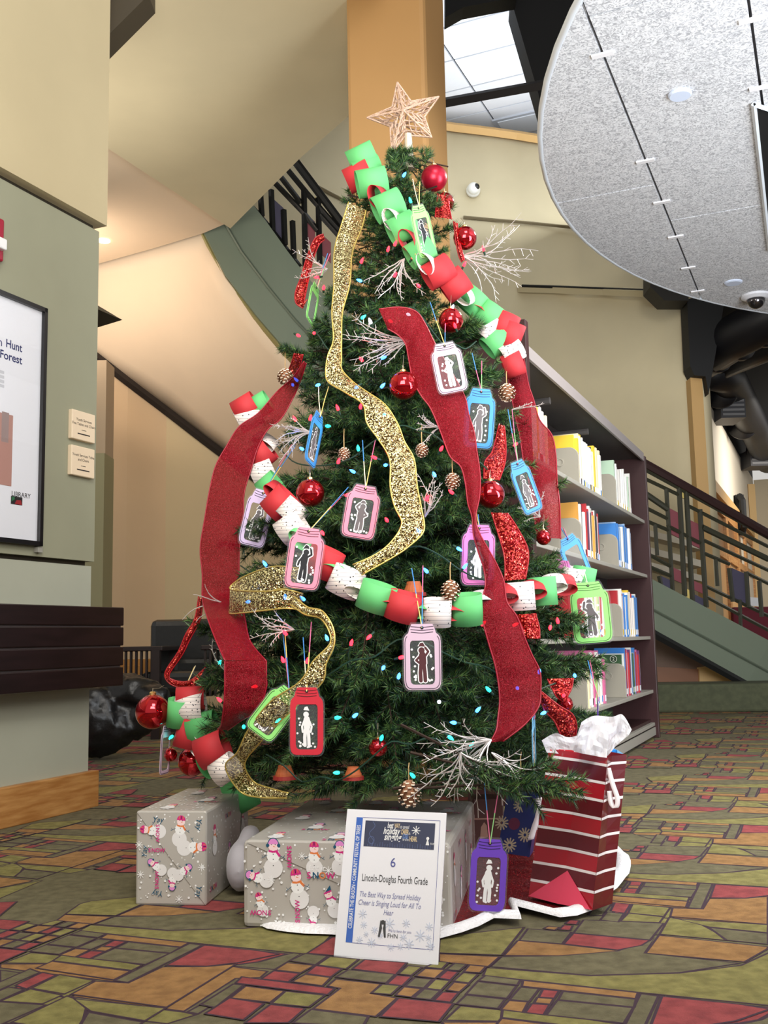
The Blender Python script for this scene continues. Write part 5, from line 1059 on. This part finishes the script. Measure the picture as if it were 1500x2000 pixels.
# ================================================================== TREE SKIRT
sk_ = thing('tree_skirt', Vector((TX, YT, 0)), 'dark red sequinned tree skirt with white plush trim on the carpet', 'tree skirt')
rimpx = [(500, 1812), (580, 1826), (640, 1828), (760, 1834), (890, 1836), (960, 1806), (1005, 1785), (1028, 1814), (1090, 1804), (1150, 1792), (1190, 1752)]
tab = sorted((math.atan2(G(x, y).y - YT, G(x, y).x - TX), math.hypot(G(x, y).y - YT, G(x, y).x - TX)) for x, y in rimpx)
tab = [(-math.pi - .01, .40), (-2.35, .44), (-2.2, .60)] + [t for t in tab] + [(-.35, .66), (math.pi + .01, .66)]
def skr(t): return interp(t, [a for a, _ in tab], [b for _, b in tab])
NA = 96; rows_ = []; rt = []
def lift(t): return .002 if t < -1.45 else .008 + .010 * math.sin(t * 9) ** 2
for k in range(9):
    s = k / 8; rows_.append([Vector((TX + math.cos(t) * (.05 + (skr(t) - .05) * s), YT + math.sin(t) * (.05 + (skr(t) - .05) * s), .006 + lift(t) * s)) for t in [-math.pi + 2 * math.pi * i / NA for i in range(NA)]])
M().grid(rows_, closed=True).build('cloth', sheer('skirt_red', (122, 10, 24), .4, 1.0, (230, 60, 50), 500, .96, metal=.2), sk_, smooth=True)
rows_ = []
for k in range(7):
    a = k / 6 * math.pi; row = []
    for i in range(NA):
        t = -math.pi + 2 * math.pi * i / NA; hw = .036 if t < -1.45 else .022; r = skr(t) - hw * .8 + math.cos(a) * -hw; row.append(Vector((TX + math.cos(t) * r, YT + math.sin(t) * r, .004 + lift(t) + math.sin(a) * (.010 if t < -1.45 else .016))))
    rows_.append(row)
M().grid(rows_, closed=True).build('plush_trim', mat('plush_white', (240, 238, 240), .95, bump=.6, bscale=120, sheen=.5), sk_, smooth=True)
# ================================================================== WRAPPED GIFTS
wrap = mat('wrap_silver', (178, 173, 166), .32, spec=.6, bump=.12, bscale=9)
PRM = [mat('print_white', (238, 238, 238), .4), mat('print_pink', (206, 40, 128), .4), mat('print_lilac', (224, 140, 206), .4), mat('print_teal', (22, 82, 112), .4), mat('print_orange', (222, 124, 66), .4), mat('print_black', (30, 28, 34), .4), mat('print_blush', (244, 214, 214), .4), mat('print_body', (226, 224, 224), .4)]
def rot_(x, y, a): return x * math.cos(a) - y * math.sin(a), x * math.sin(a) + y * math.cos(a)
def snowman(F, x, y, s, rot=0.0, var=0):
    """s = full height; x,y = middle; var 0 striped cap, 1 earmuffs, 2 pointed hat"""
    def p(u, v): a, b = rot_(u * s, v * s, rot); return x + a, y + b
    F.disc(*p(0, -.26), .24 * s, 7, 20); F.disc(*p(0, .04), .17 * s, 0, 18); F.disc(*p(0, .27), .13 * s, 6, 18)
    for v in (-.2, -.05, .07): F.disc(*p(0, v), .014 * s, 5, 6)
    F.poly([p(0, .27), p(.07, .24), p(0, .245)], 4); F.disc(*p(-.045, .3), .013 * s, 5, 6); F.disc(*p(.05, .3), .013 * s, 5, 6)
    F.line([p(-.12, .15), p(0, .125), p(.12, .15)], .05 * s, 4 if var == 0 else 1); F.line([p(.08, .14), p(.17, .02)], .06 * s, 4 if var == 0 else 1)
    for u in (-1, 1): F.line([p(.15 * u, .05), p(.30 * u, -.03)], .012 * s, 3); F.line([p(.25 * u, -.005), p(.29 * u, .05)], .01 * s, 3)
    if var == 0:
        F.poly([p(.135 * math.cos(t), .32 + .14 * math.sin(t)) for t in [math.pi * i / 10 for i in range(11)]], 1)
        for u in (-.07, 0, .07): F.line([p(u, .33), p(u * .8, .44)], .022 * s, 4 if u else 5)
        F.line([p(-.135, .325), p(.135, .325)], .04 * s, 1)
    elif var == 1:
        F.poly([p(.13 * math.cos(t), .31 + .13 * math.sin(t)) for t in [math.pi * i / 10 for i in range(11)]], 2)
        F.line([p(.14 * math.cos(t), .30 + .155 * math.sin(t)) for t in [math.pi * i / 10 for i in range(11)]], .022 * s, 3)
        for u in (-1, 1): F.disc(*p(.14 * u, .28), .045 * s, 3, 10)
    else: F.poly([p(-.13, .33), p(.13, .33), p(.16, .50)], 3); F.line([p(-.13, .33), p(.13, .33)], .05 * s, 1)
def flake(F, x, y, r, mi=0):
    for k in range(4): a = k * math.pi / 4; F.line([(x - r * math.cos(a), y - r * math.sin(a)), (x + r * math.cos(a), y + r * math.sin(a))], r * .16, mi)
def snow_word(F, x, y, s, rot=0.0, cs=(1, 3, 4, 1)):
    cx_ = 0
    for ch_, c, w_ in zip('SNOW', cs, (.62, .78, .82, 1.0)): a, b = rot_(cx_ * s, 0, rot); F.text(ch_, x + a, y + b, s, c, rot=rot, bold=.02); cx_ += w_
def gift(label, o, ux, uy, h, layout, top_seed=1, bev=.006):
    t = thing('wrapped_gift', o, label, 'gift'); uz = Z * h
    M().box(o, ux, uy, uz).build('box', wrap, t, bevel=bev)
    wx = ux.length; wy = uy.length; n_ = ux.cross(uz).normalized()
    # folded end flap on the front face, lying slightly proud
    fo = o + n_ * .0006; M().prism([fo + uz * .985 + ux * .02, fo + uz * .985 + ux * .985, fo + ux * .985 + uz * .02, fo + ux * .5 + uz * .5], n_ * .0020).build('folded_flap', wrap, t)
    F = Face(o + n_ * .0023, ux, Z); layout(F, wx, h); F.build('printed_pattern', PRM, t, kind='stuff')
    Tp = Face(o + uz + Z * .0006, ux, uy); R = random.Random(top_seed)
    for _ in range(170): Tp.disc(R.uniform(.01, wx - .01), R.uniform(.01, wy - .01), R.uniform(.0018, .004), 0, 8)
    for i in range(3 if wx > .3 else 1):
        for j in range(int(wy / .12)):
            x_ = .07 + i * .155 + (.07 if j % 2 else 0); y_ = .06 + j * .13
            if x_ < wx - .05 and y_ < wy - .05:
                if (i + j) % 2: snow_word(Tp, x_ - .03, y_ - .05, .022)
                snowman(Tp, x_, y_ + .01, .085, 0, (i + j) % 3)
    Tp.build('printed_pattern', PRM, t, kind='stuff')
    s_d = Face(o + ux + ux.normalized() * .0006, uy, Z)
    for _ in range(110): s_d.disc(R.uniform(.01, wy - .01), R.uniform(.01, h - .01), R.uniform(.0018, .0036), 0, 8)
    for j in range(int(wy / .13)): snowman(s_d, .07 + j * .14, h * (.35 if j % 2 else .65), .085, R.uniform(-.3, .3), j % 3); snow_word(s_d, .03 + j * .14, h * (.8 if j % 2 else .12), .018)
    s_d.build('printed_pattern', PRM, t, kind='stuff'); return t
def fpx(F, x, y):
    d = ray(x, y); k = (F.o - C0).dot(F.n) / d.dot(F.n); q = C0 + d * k - F.o; return q.dot(F.ux), q.dot(F.uy)
def dots(F, w_, h, n, seed):
    R = random.Random(seed)
    for _ in range(n): F.disc(R.uniform(.006, w_ - .006), R.uniform(.006, h - .006), R.uniform(.0012, .0034), 0, 8)
p0, p1 = G(264, 1768), G(403, 1770); ux = p1 - p0; uy = Vector((-ux.y, ux.x, 0)).normalized() * .42; hL = P(263, 1584, p0.y).z
def lay_small(F, w_, h):
    dots(F, w_, h, 90, 4)
    for x, y, s, r, v in ((352, 1622, .085, -.1, 0), (298, 1622, .075, 1.45, 0), (376, 1655, .085, -1.5, 0), (306, 1692, .062, .95, 1), (337, 1718, .062, 3.1, 1), (358, 1702, .062, -.95, 1)): snowman(F, *fpx(F, x, y), s, r, v)
    for x, y, r in ((297, 1606, 0), (287, 1676, 1.57), (320, 1740, 3.14), (384, 1597, -1.57), (384, 1728, -1.57)): F.text('Yay', *fpx(F, x, y), .021, 3, shear=.3, rot=r)
    for x, y, r in ((305, 1610, -1.57), (290, 1664, 0.0), (310, 1736, 1.57)): snow_word(F, *fpx(F, x, y), .014, r, (1, 1, 1, 1))
    for x, y in ((275, 1708), (394, 1694), (350, 1756), (272, 1650)): flake(F, *fpx(F, x, y), .010)
gift('small silver-grey gift with pink snowman wrapping standing apart on the left', p0, ux, uy, hL, lay_small, 2)
p0, p1 = G(474, 1812), G(884, 1824); ux = p1 - p0; uy = Vector((-ux.y, ux.x, 0)).normalized() * .64; hB = P(462, 1642, p0.y).z
def lay_big(F, w_, h):
    dots(F, w_, h, 260, 9)
    for x, y, s, r, v in ((534, 1674, .098, 0, 1), (614, 1676, .085, 0, 0), (664, 1674, .085, 0, 1), (582, 1734, .098, .15, 0), (648, 1762, .075, .4, 2), (506, 1714, .075, 1.3, 1), (612, 1794, .06, 3.1, 1), (510, 1765, .06, .3, 0), (846, 1740, .08, .2, 1)): snowman(F, *fpx(F, x, y), s, r, v)
    snow_word(F, *fpx(F, 600, 1715), .021); F.text('Let it', *fpx(F, 602, 1700), .019, 0, shear=.3); snow_word(F, *fpx(F, 561, 1652), .016, -1.57, (1, 1, 1, 1))
    snow_word(F, *fpx(F, 530, 1778), .016, 3.14, (1, 1, 1, 1)); snow_word(F, *fpx(F, 586, 1802), .016, 1.57, (1, 1, 1, 1))
    flake(F, *fpx(F, 642, 1700), .010); flake(F, *fpx(F, 530, 1718), .010); flake(F, *fpx(F, 590, 1672), .009)
gift('large silver-grey gift with snowman wrapping lying under the tree', p0, ux, uy, hB, lay_big, 5, .012)
q = P(456, 1722, 2.86); pb = blob('plush_toy', [(Vector((q.x + .015, 2.90, .075)), .07, (.6, 1, 1)), (Vector((q.x + .035, 2.94, .14)), .04, (.8, 1, 1))], mat('plush_grey', (176, 172, 178), .9, sheen=.4), .012)
tag(pb, 'pale grey rounded plush shape tucked between the two wrapped gifts', 'toy')
# ================================================================== SIGN HOLDER
bl_, br_ = G(652, 1868), G(855, 1887); tl_, tr_ = P(679, 1580, bl_.y + .085), P(870, 1588, br_.y + .085)
sx_ = (br_ - bl_).normalized(); sw = (br_ - bl_).length; up_ = ((tl_ - bl_) + (tr_ - br_)) / 2; up_ = up_ - sx_ * up_.dot(sx_); sh = up_.length; sy_ = up_.normalized(); sn = sx_.cross(sy_)
sgn = thing('sign_holder', (bl_ + br_) / 2, 'white printed tree sign in a clear leaning stand in front of the gifts', 'sign')
acr = MATS['clear_glass']
M().box(bl_, sx_ * sw, sy_ * sh, -sn * .004).build('sheet', mat('sign_paper', (238, 238, 244), .35), sgn)
M().add([bl_ + sn * .003, bl_ + sx_ * sw + sn * .003, bl_ + sx_ * sw + sy_ * sh + sn * .003, bl_ + sy_ * sh + sn * .003], [(0, 1, 2, 3)]).build('acrylic_front', acr, sgn)
M().box(bl_ - sx_ * .001 + Z * .001, sx_ * (sw + .002), Vector((0, .10, 0)), Z * .003).build('acrylic_foot', acr, sgn)
F = Face(bl_ + sn * .0002, sx_, sy_)
def B4(u, v): return u * sw, v * sh     # sign-relative
def quad(u0, v0, u1, v1, mi): F.poly([B4(u0, v0), B4(u1, v0), B4(u1, v1), B4(u0, v1)], mi)
quad(.105, .098, .17, .945, 0)
for l_ in ([(.17, .945), (.945, .945), (.945, .098), (.17, .098)],): F.line([B4(*p) for p in l_], .0009, 1)
quad(.20, .745, .90, .925, 2)
x, y = B4(.152, .19); F.fit('CELEBRATE THE SEASON \u2022 COMMUNITY FESTIVAL OF TREES', x, x + .70 * sh, y, .0125, 3, rot=math.pi / 2, bold=.015)
for s, u, u1, v, z_, c, shr, bd in (('best', .428, .487, .880, .017, 3, .2, .02), ('WAY', .497, .552, .882, .014, 4, 0, .02), ('to spread', .558, .645, .880, .011, 3, .2, 0), ('holiday', .391, .560, .838, .021, 3, .25, .02), ('CHEER', .568, .643, .840, .015, 4, 0, .02), ('is', .648, .660, .840, .009, 3, 0, 0), ('singing', .403, .578, .796, .021, 3, .25, .02), ('LOUD', .588, .640, .812, .014, 5, 0, .02), ('for all to', .588, .648, .796, .008, 3, 0, 0), ('HEAR.', .656, .733, .795, .015, 4, 0, .02)):
    x, y = B4(u, v); F.fit(s, x, x + (u1 - u) * sw, y, z_, c, shear=shr, bold=bd)
flk = B4(.715, .870); flake(F, *flk, .010, 3)
x, y = B4(.275, .835); F.line([(x + .006 * math.sin(t), y + .026 - .052 * (t / 9.4)) for t in [9.4 * i / 20 for i in range(21)]], .0012, 6); F.line([(x + .007 * math.cos(t), y - .014 + .008 * math.sin(t)) for t in [6.3 * i / 14 for i in range(15)]], .0012, 6)
for i in range(26):
    u = .24 + i * .025; x, y = B4(u, .748); F.line([(x, y), (x, y + .004 + .006 * abs(math.sin(i * 2.3)))], .0009, 6)
x, y = B4(.835, .80); F.disc(x, y + .006, .0035, 3, 10); F.poly([(x - .004, y - .008), (x + .004, y - .008), (x + .001, y + .004), (x - .001, y + .004)], 3); F.text('FHN', x + .006, y - .007, .006, 3)
x, y = B4(.51, .615); F.text('6', x, y, .028, 1, 'CENTER')
x, y = B4(.215, .510); F.fit('Lincoln-Douglas Fourth Grade', x, x + .645 * sw, y, .0215, 7)
for s, u, u1, v in (('The Best Way to Spread Holiday', .205, .805, .405), ('Cheer is Singing Loud for All To', .20, .81, .350), ('Hear', .455, .55, .295)):
    x, y = B4(u, v); F.fit(s, x, x + (u1 - u) * sw, y, .0158, 8, shear=.22)
for u, v, r in ((.25, .29, .010), (.27, .22, .008), (.38, .19, .008), (.52, .24, .012), (.68, .25, .009), (.90, .24, .009), (.82, .18, .012), (.72, .12, .011), (.92, .12, .010), (.36, .11, .010), (.24, .12, .008), (.55, .09, .008), (.44, .16, .007), (.66, .16, .008), (.64, .10, .008), (.90, .17, .007), (.30, .16, .006)): flake(F, *B4(u, v), r, 9)
x, y = B4(.455, .15); F.disc(x, y + .030, .0045, 7, 12)
F.poly([(x - .006, y + .033), (x - .004, y + .034), (x - .001, y + .018), (x - .005, y), (x - .009, y)], 7); F.poly([(x + .006, y + .033), (x + .004, y + .034), (x + .001, y + .018), (x + .005, y), (x + .009, y)], 7)
F.text('FHN', x + .012, y, .0125, 7); F.text("We're here for you", x + .013, y + .012, .0078, 8, shear=.25, sx=.85)
F.build('printed_page', [mat('sign_blue', (24, 92, 190), .4), mat('sign_line', (70, 76, 150), .4), mat('sign_navy', (20, 32, 72), .4), PRM[0], mat('sign_cream', (226, 200, 150), .4), mat('sign_sky', (96, 140, 210), .4), mat('sign_dim', (70, 88, 136), .4), inkb, mat('sign_violet', (122, 124, 168), .4), mat('sign_pale', (204, 212, 230), .4)], sgn)
# ================================================================== GIFT BAGS
b0, b1 = G(1032, 1752, .02), G(1157, 1778, .02); fx = (b1 - b0); fw = fx.length; bk = Vector((-fx.y, fx.x, 0)).normalized() * .085
t0, t1 = P(1072, 1462, b0.y + .01), P(1187, 1480, b1.y + .02)
bag = thing('gift_bag', (b0 + b1) / 2, 'tall red gift bag with white stripes and tissue paper at right of the tree', 'gift bag')
rb = mat('bag_red', (168, 22, 38), .28, coat=.3); rd = mat('bag_darkred', (96, 10, 24), .28, coat=.3); rp_ = mat('bag_red_lit', (222, 70, 98), .35); wl_ = mat('bag_stripe', (240, 232, 232), .4)
fn = fx.cross(Z).normalized()
def bp(u, v, d=0.0):
    q = b0.lerp(b1, u).lerp(t0.lerp(t1, u), v); cr_ = .010 * (1 - abs(2 * u - 1)) ** 1.0 * (1 if v > .2 else v / .2); return q - fn * cr_ + fn * d
us = [0, .25, .5, .75, 1]; vs_ = [i / 10 for i in range(11)]
lf = M(); lf.grid([[bp(u, v) for u in (0, .25, .5)] for v in vs_]); lf.build('front_left_panel', rb, bag)
rf = M(); rf.grid([[bp(u, v) for u in (.5, .75, 1)] for v in vs_]); rf.build('front_right_panel', rb, bag)
def sp(s, v): # right gusset
    q0, q1 = bp(1, v), bp(1, v) + bk; q = q0.lerp(q1, s); return q - fx.normalized() * .018 * (1 - abs(2 * s - 1)) * (v if v < .9 else .9)
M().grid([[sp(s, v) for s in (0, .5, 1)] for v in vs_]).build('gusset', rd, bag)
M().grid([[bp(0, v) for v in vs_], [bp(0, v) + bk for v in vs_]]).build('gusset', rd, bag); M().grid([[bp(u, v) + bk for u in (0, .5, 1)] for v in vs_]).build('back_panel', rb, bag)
M().add([bp(0, 0), bp(1, 0), bp(1, 0) + bk, bp(0, 0) + bk], [(0, 1, 2, 3)]).build('bottom', rd, bag)
for k in range(8):
    v = .115 + k * .119
    if k % 2 == 0: M().grid([[bp(u, v + .0, .0005) for u in (0, .25, .5, .75, 1)], [bp(u, v + .119, .0005) for u in (0, .25, .5, .75, 1)]]).build('dark_band', rd, bag) if v + .119 < 1 else None
    M().grid([[bp(u, v - .009, .001) for u in (0, .25, .5, .75, 1)], [bp(u, v + .009, .001) for u in (0, .25, .5, .75, 1)]]).build('white_stripe', wl_, bag)
    M().grid([[sp(s, v - .009) + fx.normalized() * .001 for s in (0, .5, 1)], [sp(s, v + .009) + fx.normalized() * .001 for s in (0, .5, 1)]]).build('white_stripe', wl_, bag)
M().add([bp(.02, .012, .006), bp(.5, .004, .010), bp(.99, .006, .006), bp(.54, .215, .003)], [(0, 1, 3), (1, 2, 3)]).build('bottom_fold', rp_, bag)  # real fold; the light it catches is put into the pink colour
M().add([P(1070, 1462, b0.y), P(1130, 1466, b0.y), P(1128, 1496, b0.y), P(1072, 1492, b0.y)], [(0, 1, 2, 3)]).build('inner_tag', mat('bag_bright', (204, 30, 44), .4), bag)
tis = mat('tissue_white', (250, 250, 254), .8); nt = tis.node_tree; tl = nt.nodes.new('ShaderNodeBsdfTranslucent'); tl.inputs[0].default_value = (.95, .95, .98, 1); mx = nt.nodes.new('ShaderNodeMixShader'); mx.inputs[0].default_value = .45
nt.links.new(nt.nodes['Principled BSDF'].outputs[0], mx.inputs[1]); nt.links.new(tl.outputs[0], mx.inputs[2]); nt.links.new(mx.outputs[0], nt.nodes['Material Output'].inputs[0])
def tissue(name, pts, Y, amp, seed, parent):
    """crumpled sheet through a 2-row pixel outline"""
    a_, b_ = pts; n = 18; rows2 = []
    A_ = crom([(float(x), float(y)) for x, y in a_], 6); B_ = crom([(float(x), float(y)) for x, y in b_], 6); n = min(len(A_), len(B_))
    for k in range(8):
        s = k / 7; row = []
        for i in range(n):
            x = A_[i][0] * (1 - s) + B_[i][0] * s; y = A_[i][1] * (1 - s) + B_[i][1] * s; v = Vector((x * .035 + seed, y * .035, seed)); row.append(P(x, y, Y + amp * noise.noise(v) + amp * .5 * noise.noise(v * 2.3)))
        rows2.append(row)
    M().grid(rows2).build(name, tis, parent, smooth=False)
tissue('tissue_paper', ([(1058, 1446), (1085, 1432), (1110, 1440), (1150, 1436), (1195, 1470)], [(1068, 1470), (1090, 1472), (1120, 1478), (1150, 1482), (1188, 1487)]), b0.y - .0, .025, 1.3, bag)
tissue('tissue_paper', ([(1136, 1410), (1160, 1398), (1195, 1400), (1216, 1396), (1234, 1425)], [(1118, 1462), (1150, 1470), (1180, 1480), (1205, 1455), (1228, 1436)]), b1.y + .05, .045, 4.1, bag)
tissue('tissue_paper', ([(1128, 1440), (1142, 1415), (1168, 1405), (1178, 1412), (1190, 1420)], [(1110, 1462), (1130, 1470), (1155, 1475), (1170, 1478), (1185, 1480)]), b1.y + .02, .03, 7.7, bag)
wr_m = mat('ribbon_white', (238, 228, 230), .45)
hp = crom([tuple(P(x, y, b1.y + .03)) for x, y in ((1188, 1500), (1196, 1530), (1206, 1560), (1203, 1578), (1194, 1570), (1190, 1545))], 5)
hm = M(); hm.grid([[Vector(q) + Vector((-.006, 0, 0)) for q in hp], [Vector(q) + Vector((.007, .004, 0)) for q in hp]]); hm.build('ribbon_handle', wr_m, bag, smooth=True, thick=.0008)
# bright blue bag behind it
bb_ = thing('gift_bag', G(1190, 1640), 'bright blue gift bag peeking out behind the striped red bag', 'gift bag'); y_ = b1.y + .16
M().prism([P(1150, 1462, y_), P(1205, 1465, y_), P(1217, 1473, y_), P(1198, 1580, y_), P(1178, 1622, y_), P(1150, 1690, y_)], (0, .05, 0)).build('front_panel', mat('bag_blue', (30, 146, 236), .4), bb_)
M().prism([P(1205, 1464, y_ - .002), P(1217, 1472, y_ - .002), P(1214, 1490, y_ - .002), P(1209, 1508, y_ - .002)], (0, .003, 0)).build('gusset', mat('bag_blue_pale', (120, 190, 240), .4), bb_)
# navy flower bag
y_ = 2.98; nb = thing('gift_bag', Vector((P(1008, 1660, y_).x, y_, .02)), 'navy gift bag with cream starburst flowers under the tree', 'gift bag')
n0, n1, n2, n3 = P(972, 1664, y_), P(1034, 1674, y_ - .04), P(1050, 1556, y_ - .03), P(990, 1550, y_ + .01)
M().prism([n0, n1, n2, n3], (.02, .07, 0)).build('body', mat('bag_navy', (20, 34, 96), .4), nb); F = Face(n0, n1 - n0, n3 - n0); fm_ = [mat('flower_cream', (176, 160, 136), .6), mat('flower_red', (96, 26, 60), .6)]
def flower(x, y, r, mi):
    for k in range(12): a = k * math.pi / 6; F.line([(x + r * .2 * math.cos(a), y + r * .2 * math.sin(a)), (x + r * math.cos(a), y + r * math.sin(a))], r * .2, mi)
for x, y in ((1009, 1574), (1022, 1634), (994, 1652), (976, 1606)): flower(*fpx(F, x, y), .020, 0)
F.disc(*fpx(F, 1000, 1610), .017, 1); F.build('flower_print', fm_, nb)
nr = crom([tuple(P(x, y, y_ - .06)) for x, y in ((1046, 1560), (1046, 1590), (1038, 1615), (1030, 1642))], 4); m = M(); m.grid([[Vector(q) for q in nr], [Vector(q) + Vector((.018, 0, .004)) for q in nr]]); m.build('ribbon_tail', wr_m, nb, smooth=True, thick=.0008)
# brown box further back
y_ = 3.28; q0 = P(925, 1640, y_); bx_ = thing('brown_gift_box', Vector((q0.x, y_, .01)), 'dark brown gift box in the shade behind the big wrapped gift', 'gift')
x1_ = P(985, 1600, y_).x; M().box((q0.x, y_, .012), Vector((x1_ - q0.x, 0, 0)), Vector((0, .1, 0)), Z * (P(950, 1560, y_).z - .012)).build('box', mat('box_brown', (72, 40, 34), .5), bx_, bevel=.004)
F = Face(Vector((q0.x, y_, .012)), Vector((1, 0, 0)), Z); F.line([(.0, .11), (x1_ - q0.x, .11)], .004, 0); F.poly([(.02, .05), (.045, .055), (.042, .09), (.034, .10), (.024, .085)], 0); F.build('label_print', mat('label_tan', (150, 112, 96), .5), bx_)
